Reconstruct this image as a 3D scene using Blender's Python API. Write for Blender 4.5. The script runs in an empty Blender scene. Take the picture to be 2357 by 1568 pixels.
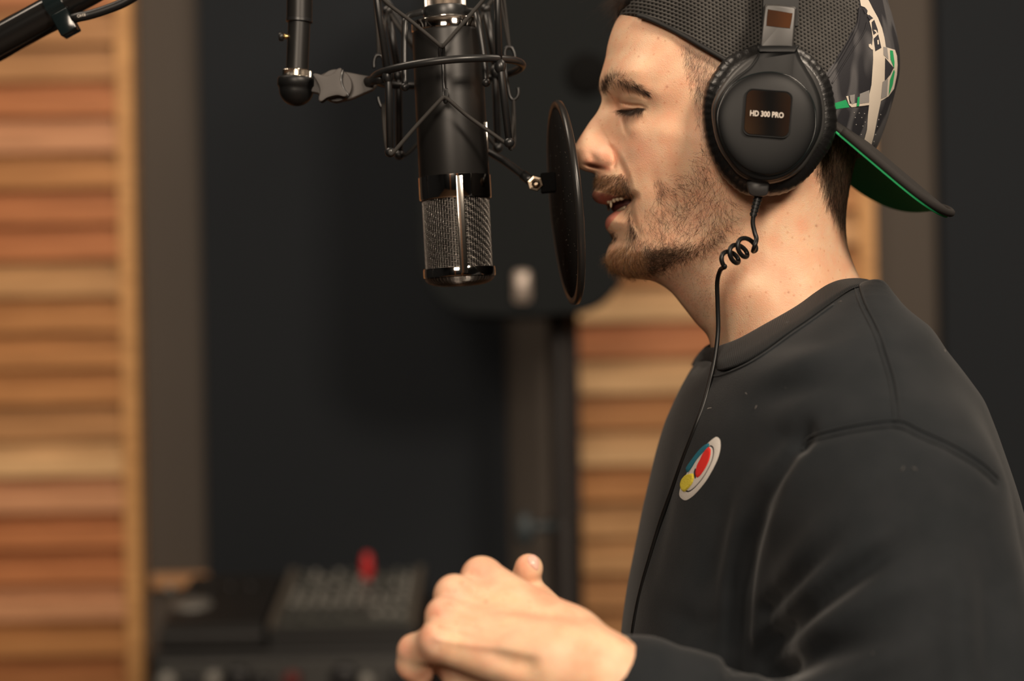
import bpy, bmesh, math, random
import numpy as np
from mathutils import Vector, Matrix
from mathutils.bvhtree import BVHTree
random.seed(7); rng = np.random.default_rng(11)
scene = bpy.context.scene

# ------------------------------------------------------------------ camera, light, exposure
DIST = 1.178; CZ = 1.45; ROLL = math.radians(1.1); FOCAL = 60.0
cR = np.array([math.cos(ROLL), 0, -math.sin(ROLL)]); cU = np.array([math.sin(ROLL), 0, math.cos(ROLL)])
cF = np.array([0, 1.0, 0]); cC = np.array([0, -DIST, CZ])
cam = bpy.data.cameras.new('camera'); cam_o = bpy.data.objects.new('camera', cam)
scene.collection.objects.link(cam_o)
cam.lens = FOCAL; cam.sensor_width = 36; cam.sensor_fit = 'HORIZONTAL'; cam.clip_start = 0.05
cam_o.matrix_world = Matrix(((cR[0], cU[0], 0, cC[0]), (cR[1], cU[1], -1, cC[1]), (cR[2], cU[2], 0, cC[2]), (0, 0, 0, 1)))
cam.dof.use_dof = True; cam.dof.focus_distance = DIST - 0.065; cam.dof.aperture_fstop = 3.1
cam.dof.aperture_blades = 0
scene.camera = cam_o
K = 36.0 / FOCAL / 2357.0
def P(px, py, Y=0.0):
    """point of the place seen at pixel (px,py) on the vertical plane y=Y"""
    d = Y + DIST; s = d * K
    return cC + cF * d + cR * ((px - 1178.5) * s) + cU * ((784 - py) * s)
def mpp(Y=0.0): return (Y + DIST) * K
def proj(v):
    v = np.asarray(v) - cC; d = v @ cF
    return 1178.5 + (v @ cR) / (d * K), 784 - (v @ cU) / (d * K)

scene.view_settings.view_transform = 'Standard'
scene.view_settings.look = 'None'
scene.view_settings.gamma = 1.0
scene.view_settings.exposure = 0.0
scene.view_settings.use_curve_mapping = False
w = bpy.data.worlds.new('world'); scene.world = w; w.use_nodes = True
w.node_tree.nodes['Background'].inputs[0].default_value = (0.75, 0.85, 1.0, 1)
w.node_tree.nodes['Background'].inputs[1].default_value = 0.03
scene.cycles.max_bounces = 8; scene.cycles.diffuse_bounces = 3; scene.cycles.glossy_bounces = 4
scene.cycles.use_denoising = True

def area(name, loc, target, size, power, col, sizey=None):
    l = bpy.data.lights.new(name, 'AREA'); l.energy = power; l.color = col; l.size = size
    if sizey: l.shape = 'RECTANGLE'; l.size_y = sizey
    o = bpy.data.objects.new(name, l); scene.collection.objects.link(o)
    o.location = loc
    o.rotation_euler = (Vector(target) - Vector(loc)).to_track_quat('-Z', 'Y').to_euler()
    return o
WARM = (1.0, 0.83, 0.66)
area('key_light', (0.95, -1.75, 2.55), (0.2, 0.0, 1.45), 0.42, 47, WARM)
area('front_light', (-0.35, -2.6, 2.2), (0.0, 0.0, 1.4), 0.65, 40, WARM)
area('room_light', (-0.7, 0.10, 2.72), (-0.5, 1.9, 1.0), 0.7, 19, WARM)
area('room_light_right', (1.0, 0.20, 2.72), (0.7, 1.95, 1.0), 0.6, 17, WARM)
area('back_room_light', (-0.3, -3.3, 2.6), (-0.3, -4.2, 1.3), 0.8, 40, WARM)

# ------------------------------------------------------------------ materials
MATS = {}
def mat(name, col=(0.5, 0.5, 0.5), rough=0.5, metal=0.0, spec=0.5, coat=0.0, coat_r=0.1, sss=0.0, trans=0.0, sheen=0.0, ior=1.45):
    if name in MATS: return MATS[name]
    m = bpy.data.materials.new(name); m.use_nodes = True
    b = m.node_tree.nodes['Principled BSDF']; i = b.inputs
    i['Base Color'].default_value = (*col, 1); i['Roughness'].default_value = rough; i['Metallic'].default_value = metal
    i['Specular IOR Level'].default_value = spec; i['Coat Weight'].default_value = coat; i['Coat Roughness'].default_value = coat_r
    i['Transmission Weight'].default_value = trans; i['IOR'].default_value = ior
    i['Sheen Weight'].default_value = sheen
    if sss:
        i['Subsurface Weight'].default_value = sss; i['Subsurface Radius'].default_value = (1.0, 0.35, 0.15); i['Subsurface Scale'].default_value = 0.004
    MATS[name] = m
    return m
def nd(m, t, **kw):
    n = m.node_tree.nodes.new(t)
    for k, v in kw.items(): setattr(n, k, v)
    return n
def ln(m, a, b): m.node_tree.links.new(a, b)
def bsdf(m): return m.node_tree.nodes['Principled BSDF']
def noise_bump(m, scale, strength, dist=0.001, detail=3, stretch=None, coord='Object'):
    tc = nd(m, 'ShaderNodeTexCoord'); n = nd(m, 'ShaderNodeTexNoise'); n.inputs['Scale'].default_value = scale; n.inputs['Detail'].default_value = detail
    src = tc.outputs[coord]
    if stretch:
        mp = nd(m, 'ShaderNodeMapping'); mp.inputs['Scale'].default_value = stretch; ln(m, src, mp.inputs[0]); src = mp.outputs[0]
    ln(m, src, n.inputs['Vector'])
    bp = nd(m, 'ShaderNodeBump'); bp.inputs['Strength'].default_value = strength; bp.inputs['Distance'].default_value = dist
    ln(m, n.outputs[0], bp.inputs['Height']); ln(m, bp.outputs[0], bsdf(m).inputs['Normal'])
    return n, bp
def noise_col(m, scale, c1, c2, stretch=None, detail=4, lo=0.35, hi=0.65, coord='Object'):
    tc = nd(m, 'ShaderNodeTexCoord'); n = nd(m, 'ShaderNodeTexNoise'); n.inputs['Scale'].default_value = scale; n.inputs['Detail'].default_value = detail
    src = tc.outputs[coord]
    if stretch:
        mp = nd(m, 'ShaderNodeMapping'); mp.inputs['Scale'].default_value = stretch; ln(m, src, mp.inputs[0]); src = mp.outputs[0]
    ln(m, src, n.inputs['Vector'])
    r = nd(m, 'ShaderNodeValToRGB'); r.color_ramp.elements[0].position = lo; r.color_ramp.elements[1].position = hi
    r.color_ramp.elements[0].color = (*c1, 1); r.color_ramp.elements[1].color = (*c2, 1)
    ln(m, n.outputs[0], r.inputs[0]); ln(m, r.outputs[0], bsdf(m).inputs['Base Color'])
    return r

M_black = mat('matte_black_metal', (0.010, 0.0105, 0.011), 0.36, 0.0, 0.6)
noise_bump(M_black, 2500, 0.06, 0.0002)
M_micbody = mat('satin_black_paint', (0.012, 0.0115, 0.011), 0.40, 0.30, 0.55)
noise_bump(M_micbody, 3000, 0.05, 0.0002)
M_gloss = mat('glossy_black', (0.006, 0.010, 0.011), 0.12, 0.0, 0.6)
M_chrome = mat('dark_chrome', (0.62, 0.58, 0.54), 0.07, 1.0)
M_chrome_l = mat('bright_chrome', (0.85, 0.80, 0.72), 0.14, 1.0)
M_brass = mat('brass', (0.75, 0.52, 0.22), 0.25, 1.0)
M_wire = mat('nickel_wire', (0.42, 0.39, 0.36), 0.28, 1.0)
M_void = mat('black_foam', (0.004, 0.004, 0.004), 0.9, 0, 0.1)
M_greyp = mat('grey_plastic', (0.060, 0.054, 0.050), 0.55, 0.0, 0.5)
noise_bump(M_greyp, 1500, 0.12, 0.0004)
M_rubber = mat('black_rubber', (0.006, 0.0062, 0.0064), 0.42, 0.0, 0.4)
M_cord = mat('elastic_cord', (0.020, 0.018, 0.016), 0.7, 0.0, 0.4)
M_hpshell = mat('headphone_shell', (0.0065, 0.0070, 0.0075), 0.48, 0.0, 0.24)
noise_bump(M_hpshell, 2200, 0.05, 0.0002)
M_leather = mat('black_leatherette', (0.006, 0.006, 0.0062), 0.34, 0.0, 0.5)
noise_bump(M_leather, 420, 0.35, 0.0008)
M_screen = mat('mirror_black_plate', (0.006, 0.006, 0.006), 0.03, 0.0, 0.9, coat=1.0, coat_r=0.02)
M_text = mat('pale_print', (0.55, 0.50, 0.44), 0.6)

# ------------------------------------------------------------------ objects
COL = scene.collection
def wloc(o):
    v = np.zeros(3)
    while o is not None: v += np.array(o.location); o = o.parent
    return v
def set_props(o, label=None, cat=None, group=None, kind=None):
    if label: o['label'] = label
    if cat: o['category'] = cat
    if group: o['group'] = group
    if kind: o['kind'] = kind
    return o
def thing(name, label, cat, loc, group=None):
    o = bpy.data.objects.new(name, None); COL.objects.link(o); o.location = Vector([float(t) for t in loc]); o.empty_display_size = 0.02
    return set_props(o, label, cat, group)
def mesh_obj(name, vf, m, parent=None, smooth=True, loc=None, auto=None):
    v, f = vf[0], vf[1]
    v = np.asarray(v, dtype=float)
    base = wloc(parent) if parent is not None else (np.array(loc, float) if loc is not None else np.zeros(3))
    v = v - base
    me = bpy.data.meshes.new(name)
    if isinstance(f, np.ndarray) and f.ndim == 2:
        n = len(f); k = f.shape[1]
        me.vertices.add(len(v)); me.vertices.foreach_set('co', v.astype(np.float32).ravel())
        me.loops.add(n * k); me.loops.foreach_set('vertex_index', f.astype(np.int32).ravel())
        me.polygons.add(n); me.polygons.foreach_set('loop_start', np.arange(0, n * k, k, dtype=np.int32))
        me.polygons.foreach_set('loop_total', np.full(n, k, dtype=np.int32))
        me.update(calc_edges=True); me.validate()
    else:
        me.from_pydata([tuple(t) for t in v], [], [tuple(int(q) for q in t) for t in f]); me.update()
        bm = bmesh.new(); bm.from_mesh(me); bmesh.ops.recalc_face_normals(bm, faces=bm.faces[:]); bm.to_mesh(me); bm.free()
    if smooth: me.polygons.foreach_set('use_smooth', [True] * len(me.polygons))
    if m is not None: me.materials.append(m)
    o = bpy.data.objects.new(name, me); COL.objects.link(o)
    if parent is not None: o.parent = parent
    elif loc is not None: o.location = Vector([float(t) for t in loc])
    if auto and smooth:
        md = o.modifiers.new('n', 'EDGE_SPLIT'); md.split_angle = math.radians(auto)
    return o
def attr_col(o, name, arr):
    a = o.data.color_attributes.new(name, 'FLOAT_COLOR', 'POINT')
    arr = np.asarray(arr, dtype=np.float32)
    if arr.shape[1] == 3: arr = np.concatenate([arr, np.ones((len(arr), 1), np.float32)], 1)
    a.data.foreach_set('color', arr.ravel())

class MB:
    def __init__(s): s.v = []; s.f = []; s.n = 0
    def add(s, vf):
        v, f = vf; v = np.asarray(v, float); s.v.append(v)
        for t in f: s.f.append(tuple(int(q) + s.n for q in t))
        s.n += len(v); return s
    def get(s): return np.concatenate(s.v), s.f
def norm(v):
    v = np.asarray(v, float); return v / (np.linalg.norm(v) + 1e-12)
def frame(d):
    d = norm(d); a = np.array([0, 0, 1.0]) if abs(d[2]) < 0.9 else np.array([1.0, 0, 0])
    x = norm(np.cross(a, d)); y = np.cross(d, x); return x, y, d
def crv(pts, n=24, closed=False):
    """Catmull-Rom through the points"""
    p = np.asarray(pts, float); out = []
    N = len(p); segs = N if closed else N - 1
    for i in range(segs):
        p1 = p[i]; p2 = p[(i + 1) % N]
        p0 = p[i - 1] if (i > 0 or closed) else 2 * p1 - p2
        p3 = p[(i + 2) % N] if (i + 2 < N or closed) else 2 * p2 - p1
        for t in np.linspace(0, 1, n, endpoint=False):
            out.append(0.5 * ((2 * p1) + (-p0 + p2) * t + (2 * p0 - 5 * p1 + 4 * p2 - p3) * t * t + (-p0 + 3 * p1 - 3 * p2 + p3) * t ** 3))
    if not closed: out.append(p[-1])
    return np.array(out)
def tube(pts, r, sides=12, closed=False, cap=True):
    p = np.asarray(pts, float); n = len(p)
    r = np.full(n, r, float) if np.isscalar(r) else np.asarray(r, float)
    if len(r) != n: r = np.interp(np.linspace(0, 1, n), np.linspace(0, 1, len(r)), r)
    if closed: T = np.roll(p, -1, 0) - np.roll(p, 1, 0)
    else:
        T = np.gradient(p, axis=0)
    T /= np.linalg.norm(T, axis=1)[:, None] + 1e-12
    x, y, _ = frame(T[0]); V = []
    for i in range(n):
        x = norm(x - T[i] * np.dot(x, T[i])); y = np.cross(T[i], x)
        a = np.linspace(0, 2 * np.pi, sides, endpoint=False)
        V.append(p[i] + r[i] * (np.cos(a)[:, None] * x + np.sin(a)[:, None] * y))
    V = np.concatenate(V); F = []
    for i in range(n if closed else n - 1):
        a0 = i * sides; b0 = ((i + 1) % n) * sides
        for k in range(sides):
            k2 = (k + 1) % sides; F.append((a0 + k, a0 + k2, b0 + k2, b0 + k))
    if cap and not closed:
        F.append(tuple(range(sides - 1, -1, -1))); F.append(tuple(range((n - 1) * sides, n * sides)))
    return V, F
def lathe(prof, p0, d, sides=48, caps=True, close=False):
    """prof: list of (radius, distance along d from p0)"""
    x, y, z = frame(d); p0 = np.asarray(p0, float)
    a = np.linspace(0, 2 * np.pi, sides, endpoint=False); V = []
    for r, h in prof: V.append(p0 + z * h + r * (np.cos(a)[:, None] * x + np.sin(a)[:, None] * y))
    V = np.concatenate(V); F = []; n = len(prof)
    for i in range(n if close else n - 1):
        a0 = i * sides; b0 = ((i + 1) % n) * sides
        for k in range(sides):
            k2 = (k + 1) % sides; F.append((a0 + k, a0 + k2, b0 + k2, b0 + k))
    if caps and not close:
        F.append(tuple(range(sides - 1, -1, -1))); F.append(tuple(range((n - 1) * sides, n * sides)))
    return V, F
def sphere(c, r, seg=20, ring=12, sc=(1, 1, 1)):
    V = [];F = []
    for i in range(ring + 1):
        t = np.pi * i / ring
        for k in range(seg):
            a = 2 * np.pi * k / seg
            V.append((c[0] + r * sc[0] * math.sin(t) * math.cos(a), c[1] + r * sc[1] * math.sin(t) * math.sin(a), c[2] + r * sc[2] * math.cos(t)))
    for i in range(ring):
        for k in range(seg):
            F.append((i * seg + k, (i + 1) * seg + k, (i + 1) * seg + (k + 1) % seg, i * seg + (k + 1) % seg))
    return np.array(V), F
def box(c, s, bev=0.0, ax=None):
    """box of size s at c, optional bevel; ax = 3 axis vectors"""
    bm = bmesh.new(); bmesh.ops.create_cube(bm, size=1.0)
    for v in bm.verts: v.co = Vector((v.co.x * s[0], v.co.y * s[1], v.co.z * s[2]))
    if bev: bmesh.ops.bevel(bm, geom=bm.edges[:], offset=bev, segments=3, profile=0.5, affect='EDGES')
    V = np.array([tuple(v.co) for v in bm.verts]); F = [tuple(v.index for v in f.verts) for f in bm.faces]; bm.free()
    if ax is not None: V = V @ np.array(ax)
    return V + np.asarray(c, float), F
def bx(x0, x1, y0, y1, z0, z1, bev=0.0):
    return box(((x0 + x1) / 2, (y0 + y1) / 2, (z0 + z1) / 2), (abs(x1 - x0), abs(y1 - y0), abs(z1 - z0)), bev)
def prism(poly, dvec, bev=0):
    """extrude a planar polygon (N x 3) along dvec"""
    p = np.asarray(poly, float); n = len(p); V = np.concatenate([p, p + np.asarray(dvec, float)])
    F = [tuple(range(n)), tuple(range(2 * n - 1, n - 1, -1))] + [(i, n + i, n + (i + 1) % n, (i + 1) % n) for i in range(n)]
    F = [t[::-1] for t in F]
    return V, F
def roundrect(w_, h_, r, n=6):
    out = []
    for cx, cy, a0 in ((w_ / 2 - r, h_ / 2 - r, 0), (-w_ / 2 + r, h_ / 2 - r, 90), (-w_ / 2 + r, -h_ / 2 + r, 180), (w_ / 2 - r, -h_ / 2 + r, 270)):
        for k in range(n + 1):
            a = math.radians(a0 + 90 * k / n); out.append((cx + r * math.cos(a), cy + r * math.sin(a)))
    return np.array(out)
def pillow(outline2, depth_prof, place):
    """closed outline (N x 2) lofted inward: depth_prof = list of (inset scale 0..1, depth); place maps (x,y,depth)->world"""
    o = np.asarray(outline2, float); c = o.mean(0); n = len(o); V = []; F = []
    for s, d in depth_prof:
        q = c + (o - c) * s; V.append(np.array([place(x, y, d) for x, y in q]))
    V = np.concatenate(V); m_ = len(depth_prof)
    for i in range(m_ - 1):
        for k in range(n):
            k2 = (k + 1) % n; F.append((i * n + k, i * n + k2, (i + 1) * n + k2, (i + 1) * n + k))
    F.append(tuple(range(n - 1, -1, -1))); F.append(tuple(range((m_ - 1) * n, m_ * n)))
    return V, F
def text_mesh(txt, size, place, m, name, parent, depth=0.0003, align='CENTER', bold=0.0):
    """lettering: place maps (x,y,depth)->world"""
    cu = bpy.data.curves.new('t', 'FONT'); cu.body = txt; cu.size = size; cu.align_x = align; cu.align_y = 'CENTER'; cu.resolution_u = 3
    cu.extrude = depth; cu.offset = bold
    to = bpy.data.objects.new('t', cu); COL.objects.link(to)
    dg = bpy.context.evaluated_depsgraph_get(); me = bpy.data.meshes.new_from_object(to.evaluated_get(dg))
    V = np.array([tuple(v.co) for v in me.vertices]); F = [tuple(p.vertices) for p in me.polygons]
    bpy.data.objects.remove(to); bpy.data.curves.remove(cu); bpy.data.meshes.remove(me)
    W = np.array([place(a, b, c) for a, b, c in V])
    return mesh_obj(name, (W, F), m, parent, smooth=False)

# ------------------------------------------------------------------ implicit surfaces -> mesh
def surface_nets(F, org, h):
    """F>0 inside; returns verts, quads"""
    S = F > 0; nx, ny, nz = F.shape
    c = S[:-1, :-1, :-1].astype(np.int8)
    tot = np.zeros_like(c)
    offs = [(i, j, k) for i in (0, 1) for j in (0, 1) for k in (0, 1)]
    for i, j, k in offs: tot += S[i:nx - 1 + i, j:ny - 1 + j, k:nz - 1 + k]
    act = np.argwhere((tot > 0) & (tot < 8))
    idx = -np.ones(tot.shape, np.int64); idx[act[:, 0], act[:, 1], act[:, 2]] = np.arange(len(act))
    acc = np.zeros((len(act), 3)); cnt = np.zeros(len(act))
    for a in offs:
        for ax in range(3):
            if a[ax] == 1: continue
            b = list(a); b[ax] = 1
            fa = F[act[:, 0] + a[0], act[:, 1] + a[1], act[:, 2] + a[2]]; fb = F[act[:, 0] + b[0], act[:, 1] + b[1], act[:, 2] + b[2]]
            mk = (fa > 0) != (fb > 0)
            t = np.where(mk, fa / np.where(mk, fa - fb, 1), 0)
            p = np.zeros((len(act), 3)); p[:, 0] = a[0]; p[:, 1] = a[1]; p[:, 2] = a[2]; p[:, ax] = t
            acc += p * mk[:, None]; cnt += mk
    V = (act + acc / cnt[:, None]) * h + np.asarray(org)
    Q = []
    for ax in range(3):
        o1, o2 = [(1, 2), (2, 0), (0, 1)][ax]
        sl = [slice(0, n) for n in F.shape]; sa = list(sl); sb = list(sl); sa[ax] = slice(0, F.shape[ax] - 1); sb[ax] = slice(1, F.shape[ax])
        A = S[tuple(sa)]; B = S[tuple(sb)]
        e = np.argwhere(A != B)
        e = e[(e[:, o1] > 0) & (e[:, o2] > 0) & (e[:, o1] < F.shape[o1] - 1) & (e[:, o2] < F.shape[o2] - 1)]
        ins = A[e[:, 0], e[:, 1], e[:, 2]]
        def g(d1, d2):
            q = e.copy(); q[:, o1] -= d1; q[:, o2] -= d2; return idx[q[:, 0], q[:, 1], q[:, 2]]
        q = np.stack([g(1, 1), g(0, 1), g(0, 0), g(1, 0)], 1)
        q[~ins] = q[~ins][:, ::-1]
        Q.append(q)
    return V, np.concatenate(Q)
def smooth_mesh(V, Q, it=1, lam=0.5):
    E = np.concatenate([Q[:, [0, 1]], Q[:, [1, 2]], Q[:, [2, 3]], Q[:, [3, 0]]])
    n = len(V); deg = np.bincount(E[:, 0], minlength=n) + np.bincount(E[:, 1], minlength=n)
    for _ in range(it):
        a = np.zeros_like(V)
        for k in range(3):
            a[:, k] = np.bincount(E[:, 0], V[E[:, 1], k], n) + np.bincount(E[:, 1], V[E[:, 0], k], n)
        V = V + lam * (a / np.maximum(deg, 1)[:, None] - V)
    return V
def smin(a, b, k):
    h = np.clip(0.5 + 0.5 * (b - a) / k, 0, 1); return b * (1 - h) + a * h - k * h * (1 - h)
def sd_cone(X, Y, Z, a, b, r1, r2, flat=None):
    """capsule from a to b, radius r1 -> r2"""
    a = np.asarray(a, float); b = np.asarray(b, float); d = b - a; L2 = d @ d
    t = np.clip(((X - a[0]) * d[0] + (Y - a[1]) * d[1] + (Z - a[2]) * d[2]) / L2, 0, 1)
    return np.sqrt((X - a[0] - t * d[0]) ** 2 + (Y - a[1] - t * d[1]) ** 2 + (Z - a[2] - t * d[2]) ** 2) - (r1 + (r2 - r1) * t)
def sd_ell(X, Y, Z, c, r):
    k0 = np.sqrt(((X - c[0]) / r[0]) ** 2 + ((Y - c[1]) / r[1]) ** 2 + ((Z - c[2]) / r[2]) ** 2)
    return (k0 - 1) * min(r)
def grid(lo, hi, h):
    ax = [np.arange(lo[i], hi[i] + h, h) for i in range(3)]
    return np.meshgrid(*ax, indexing='ij')
def seg_dist(px, py, poly, closed=True):
    """distance to a polyline in 2D, with the index parameter of the nearest point"""
    poly = np.asarray(poly, float); n = len(poly)
    best = np.full(px.shape, 1e9); bi = np.zeros(px.shape)
    for i in range(n if closed else n - 1):
        a = poly[i]; b = poly[(i + 1) % n]; d = b - a; L = d @ d + 1e-12
        t = np.clip(((px - a[0]) * d[0] + (py - a[1]) * d[1]) / L, 0, 1)
        q = np.hypot(px - a[0] - t * d[0], py - a[1] - t * d[1]); mk = q < best
        best = np.where(mk, q, best); bi = np.where(mk, i + t, bi)
    return best, bi
def in_poly(px, py, poly):
    poly = np.asarray(poly, float); ins = np.zeros(px.shape, bool); n = len(poly)
    for i in range(n):
        a = poly[i]; b = poly[(i + 1) % n]
        c = ((a[1] > py) != (b[1] > py)) & (px < (b[0] - a[0]) * (py - a[1]) / (b[1] - a[1] + 1e-12) + a[0])
        ins ^= c
    return ins
def sstep(x, a, b):
    t = np.clip((x - a) / (b - a), 0, 1); return t * t * (3 - 2 * t)
# ------------------------------------------------------------------ the person: head
OUTL = [  # profile in the sagittal plane: pixel x, pixel y, rounding radius (mm)
 (1650,900,50),(1643,850,50),(1637,800,50),(1628,772,50),(1606,748,48),(1574,708,45),(1548,676,40),(1522,656,34),(1500,646,28),(1478,643,24),
 (1452,640,22),(1428,634,21),(1410,624,20),(1398,608,19),(1394,592,18),(1397,576,17),(1404,562,16),(1410,552,15),(1408,543,14),(1400,534,13),(1394,524,12),(1393,514,12),
 (1396,504,13),(1403,496,14),(1414,488,15),(1430,478,10),(1444,469,6),(1448,464.5,5),(1440,464,6),(1420,467,12),(1402,470,16),(1388,470,18),(1376,467,18),(1367,460,18),(1363,451,18),
 (1365,441,18),(1370,433,20),(1370,418,20),(1370,404,14),(1366,399,10),(1352,395,8),(1337,390,9),(1328,382,10),(1323,368,11),(1319,354,12),(1318,345,12),(1322,336,11),(1332,320,9.5),(1344,301,8.5),
 (1357,281,8.5),(1368,267,8.5),(1376,255,9),(1382,242,10),(1385,232,13),(1384.5,221,18),(1381,209,26),(1379.5,197,33),(1380.5,181,38),(1387,157,42),(1394,132,48),(1398,107,52),(1406,77,55),(1417,50,56),(1428,34,58),
 (1450,-5,60),(1485,-60,62),(1545,-120,66),(1640,-175,72),(1750,-195,74),(1860,-172,74),(1948,-105,72),(2000,-10,70),(2020,90,68),(2014,190,64),(1992,290,60),(1966,372,58),(1954,427,56),(1946,480,55),(1944,520,55),
 (1947,560,55),(1955,590,55),(1966,618,55),(1985,660,55),(2000,720,55),(2005,800,55),(2010,900,55)]
HL = [(1440,60,55),(1440,120,56),(1425,165,54),(1500,60,60),(1500,130,60),(1560,100,64),(1560,180,64),(1620,200,69),(1640,100,71),(1500,190,57),
 (1700,0,75),(1850,0,76),(1700,-120,72),(1850,-120,74),(1900,150,76),(1800,250,74),(1550,-20,68),(1960,100,70),(1960,0,70),(1700,120,74),
 (1395,190,36),(1405,200,36),(1430,185,49),(1470,195,55),(1510,215,58),(1545,215,61),(1425,212,36),(1450,215,45),
 (1392,232,11),(1404,236,13),(1416,236,18),(1428,236,26),(1440,245,31),(1455,247,36),(1482,248,45),(1510,250,52),(1545,250,58),(1590,260,65),(1640,280,70),
 (1385,260,9),(1372,285,9),(1352,320,10.5),(1340,345,12),(1338,365,11.5),(1390,285,11.5),(1400,262,13),(1400,315,14),(1384,345,15.5),(1400,360,17.5),(1378,370,14.5),(1350,380,9.5),(1345,388,6.5),
 (1412,285,18),(1430,300,27),(1417,325,20),(1432,335,28),(1450,300,38),(1450,275,36),(1480,300,47),(1520,300,56),(1560,320,62),(1600,350,66),(1450,340,37),(1480,340,46),
 (1443,380,31),(1470,385,41),(1500,390,48),(1550,400,56),(1600,420,61),(1650,440,63),(1700,400,68),
 (1382,415,24),(1400,405,23),(1402,422,26),(1428,415,28),(1440,435,30),(1378,450,24),(1400,452,25),(1425,456,27),
 (1447,463,27),(1465,463,36),(1500,460,44),(1550,460,52),(1600,470,56),
 (1405,515,19),(1425,508,24),(1450,505,28),(1480,520,37),(1520,520,45),(1570,520,51),(1620,510,56),(1425,545,23),(1450,545,29),
 (1425,575,24),(1425,605,24),(1450,590,29),(1480,590,36),(1520,590,43),(1560,580,48),(1600,560,52),(1640,530,56),(1690,475,62),(1450,630,28),(1500,630,36),(1545,620,42),
 (1545,655,36),(1590,640,41),(1600,700,44),(1640,600,46),(1650,680,50),(1700,560,54),(1700,650,55),(1700,750,57),(1640,760,50),(1800,600,60),(1800,720,62),(1900,600,58),(1900,500,60),(1900,400,66),(1850,400,71),(1760,480,64),(1900,700,62),
 (1700,860,62),(1800,860,66),(1900,860,62),(1960,750,55),(1950,640,52)]
def vis_to_mid(px, py, t): k = (DIST - t) / DIST; return 1178.5 + (px - 1178.5) * k, 784 + (py - 784) * k
def mid_to_vis(u, v, t): k = DIST / (DIST - t); return 1178.5 + (u - 1178.5) * k, 784 + (v - 784) * k
# smooth outline through the traced points
_o = np.array(OUTL, float); _c = crv(_o, 4)
OUT_P, OUT_W = _c[:, :2], _c[:, 2] * 1e-3
def rbf_fit(pts, vals, reg=1e-3):
    n = len(pts); d = np.hypot(pts[:, None, 0] - pts[None, :, 0], pts[:, None, 1] - pts[None, :, 1]) / 100
    A = np.where(d > 0, d * d * np.log(d + 1e-12), 0) + reg * np.eye(n)
    Pm = np.c_[np.ones(n), pts / 100]; M = np.block([[A, Pm], [Pm.T, np.zeros((3, 3))]])
    return np.linalg.solve(M, np.r_[vals, np.zeros(3)])
def rbf_eval(pts, wt, X, Y):
    out = wt[-3] + wt[-2] * X / 100 + wt[-1] * Y / 100
    for (a, b), c in zip(pts, wt[:-3]):
        d2 = ((X - a) ** 2 + (Y - b) ** 2) / 1e4
        out = out + c * 0.5 * d2 * np.log(d2 + 1e-12)
    return out
def pl(vx, vy, pts, sig, w_end=None):
    """gaussian falloff about an open polyline, with optional weights along it"""
    d, t = seg_dist(vx, vy, pts, closed=False); g = np.exp(-(d / sig) ** 2)
    if w_end is not None: g = g * np.interp(t, np.arange(len(pts)), w_end)
    return g
def gb(vx, vy, cx, cy, rx, ry, ang=0, p=2):
    a = math.radians(ang); dx = vx - cx; dy = vy - cy
    e = ((dx * math.cos(a) + dy * math.sin(a)) / rx) ** 2 + ((-dx * math.sin(a) + dy * math.cos(a)) / ry) ** 2
    return np.exp(-e ** (p / 2))
def side(vx, vy, pts):
    """signed distance to a polyline (positive on its right side in the picture, i.e. towards larger x for a line going down)"""
    p = np.asarray(pts, float); d, t = seg_dist(vx, vy, p, closed=False)
    i = np.clip(t.astype(int), 0, len(p) - 2); a = p[i]; b = p[i + 1]
    cr = (b[..., 0] - a[..., 0]) * (vy - a[..., 1]) - (b[..., 1] - a[..., 1]) * (vx - a[..., 0])
    return -np.sign(cr) * d * -1 if False else np.where(cr < 0, d, -d), t
NASO = [(1410,338),(1420,356),(1430,376),(1441,398),(1448,422),(1451,445),(1452,464),(1455,487),(1461,512),(1470,532),(1482,548)]
CREASE = [(1424,231),(1429,238),(1439,240.5),(1457,242.5),(1474,243.5),(1489,248)]
LASH = [(1430,252.5),(1438,254),(1447,253.5),(1458,252),(1470,249),(1484,249)]
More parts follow.
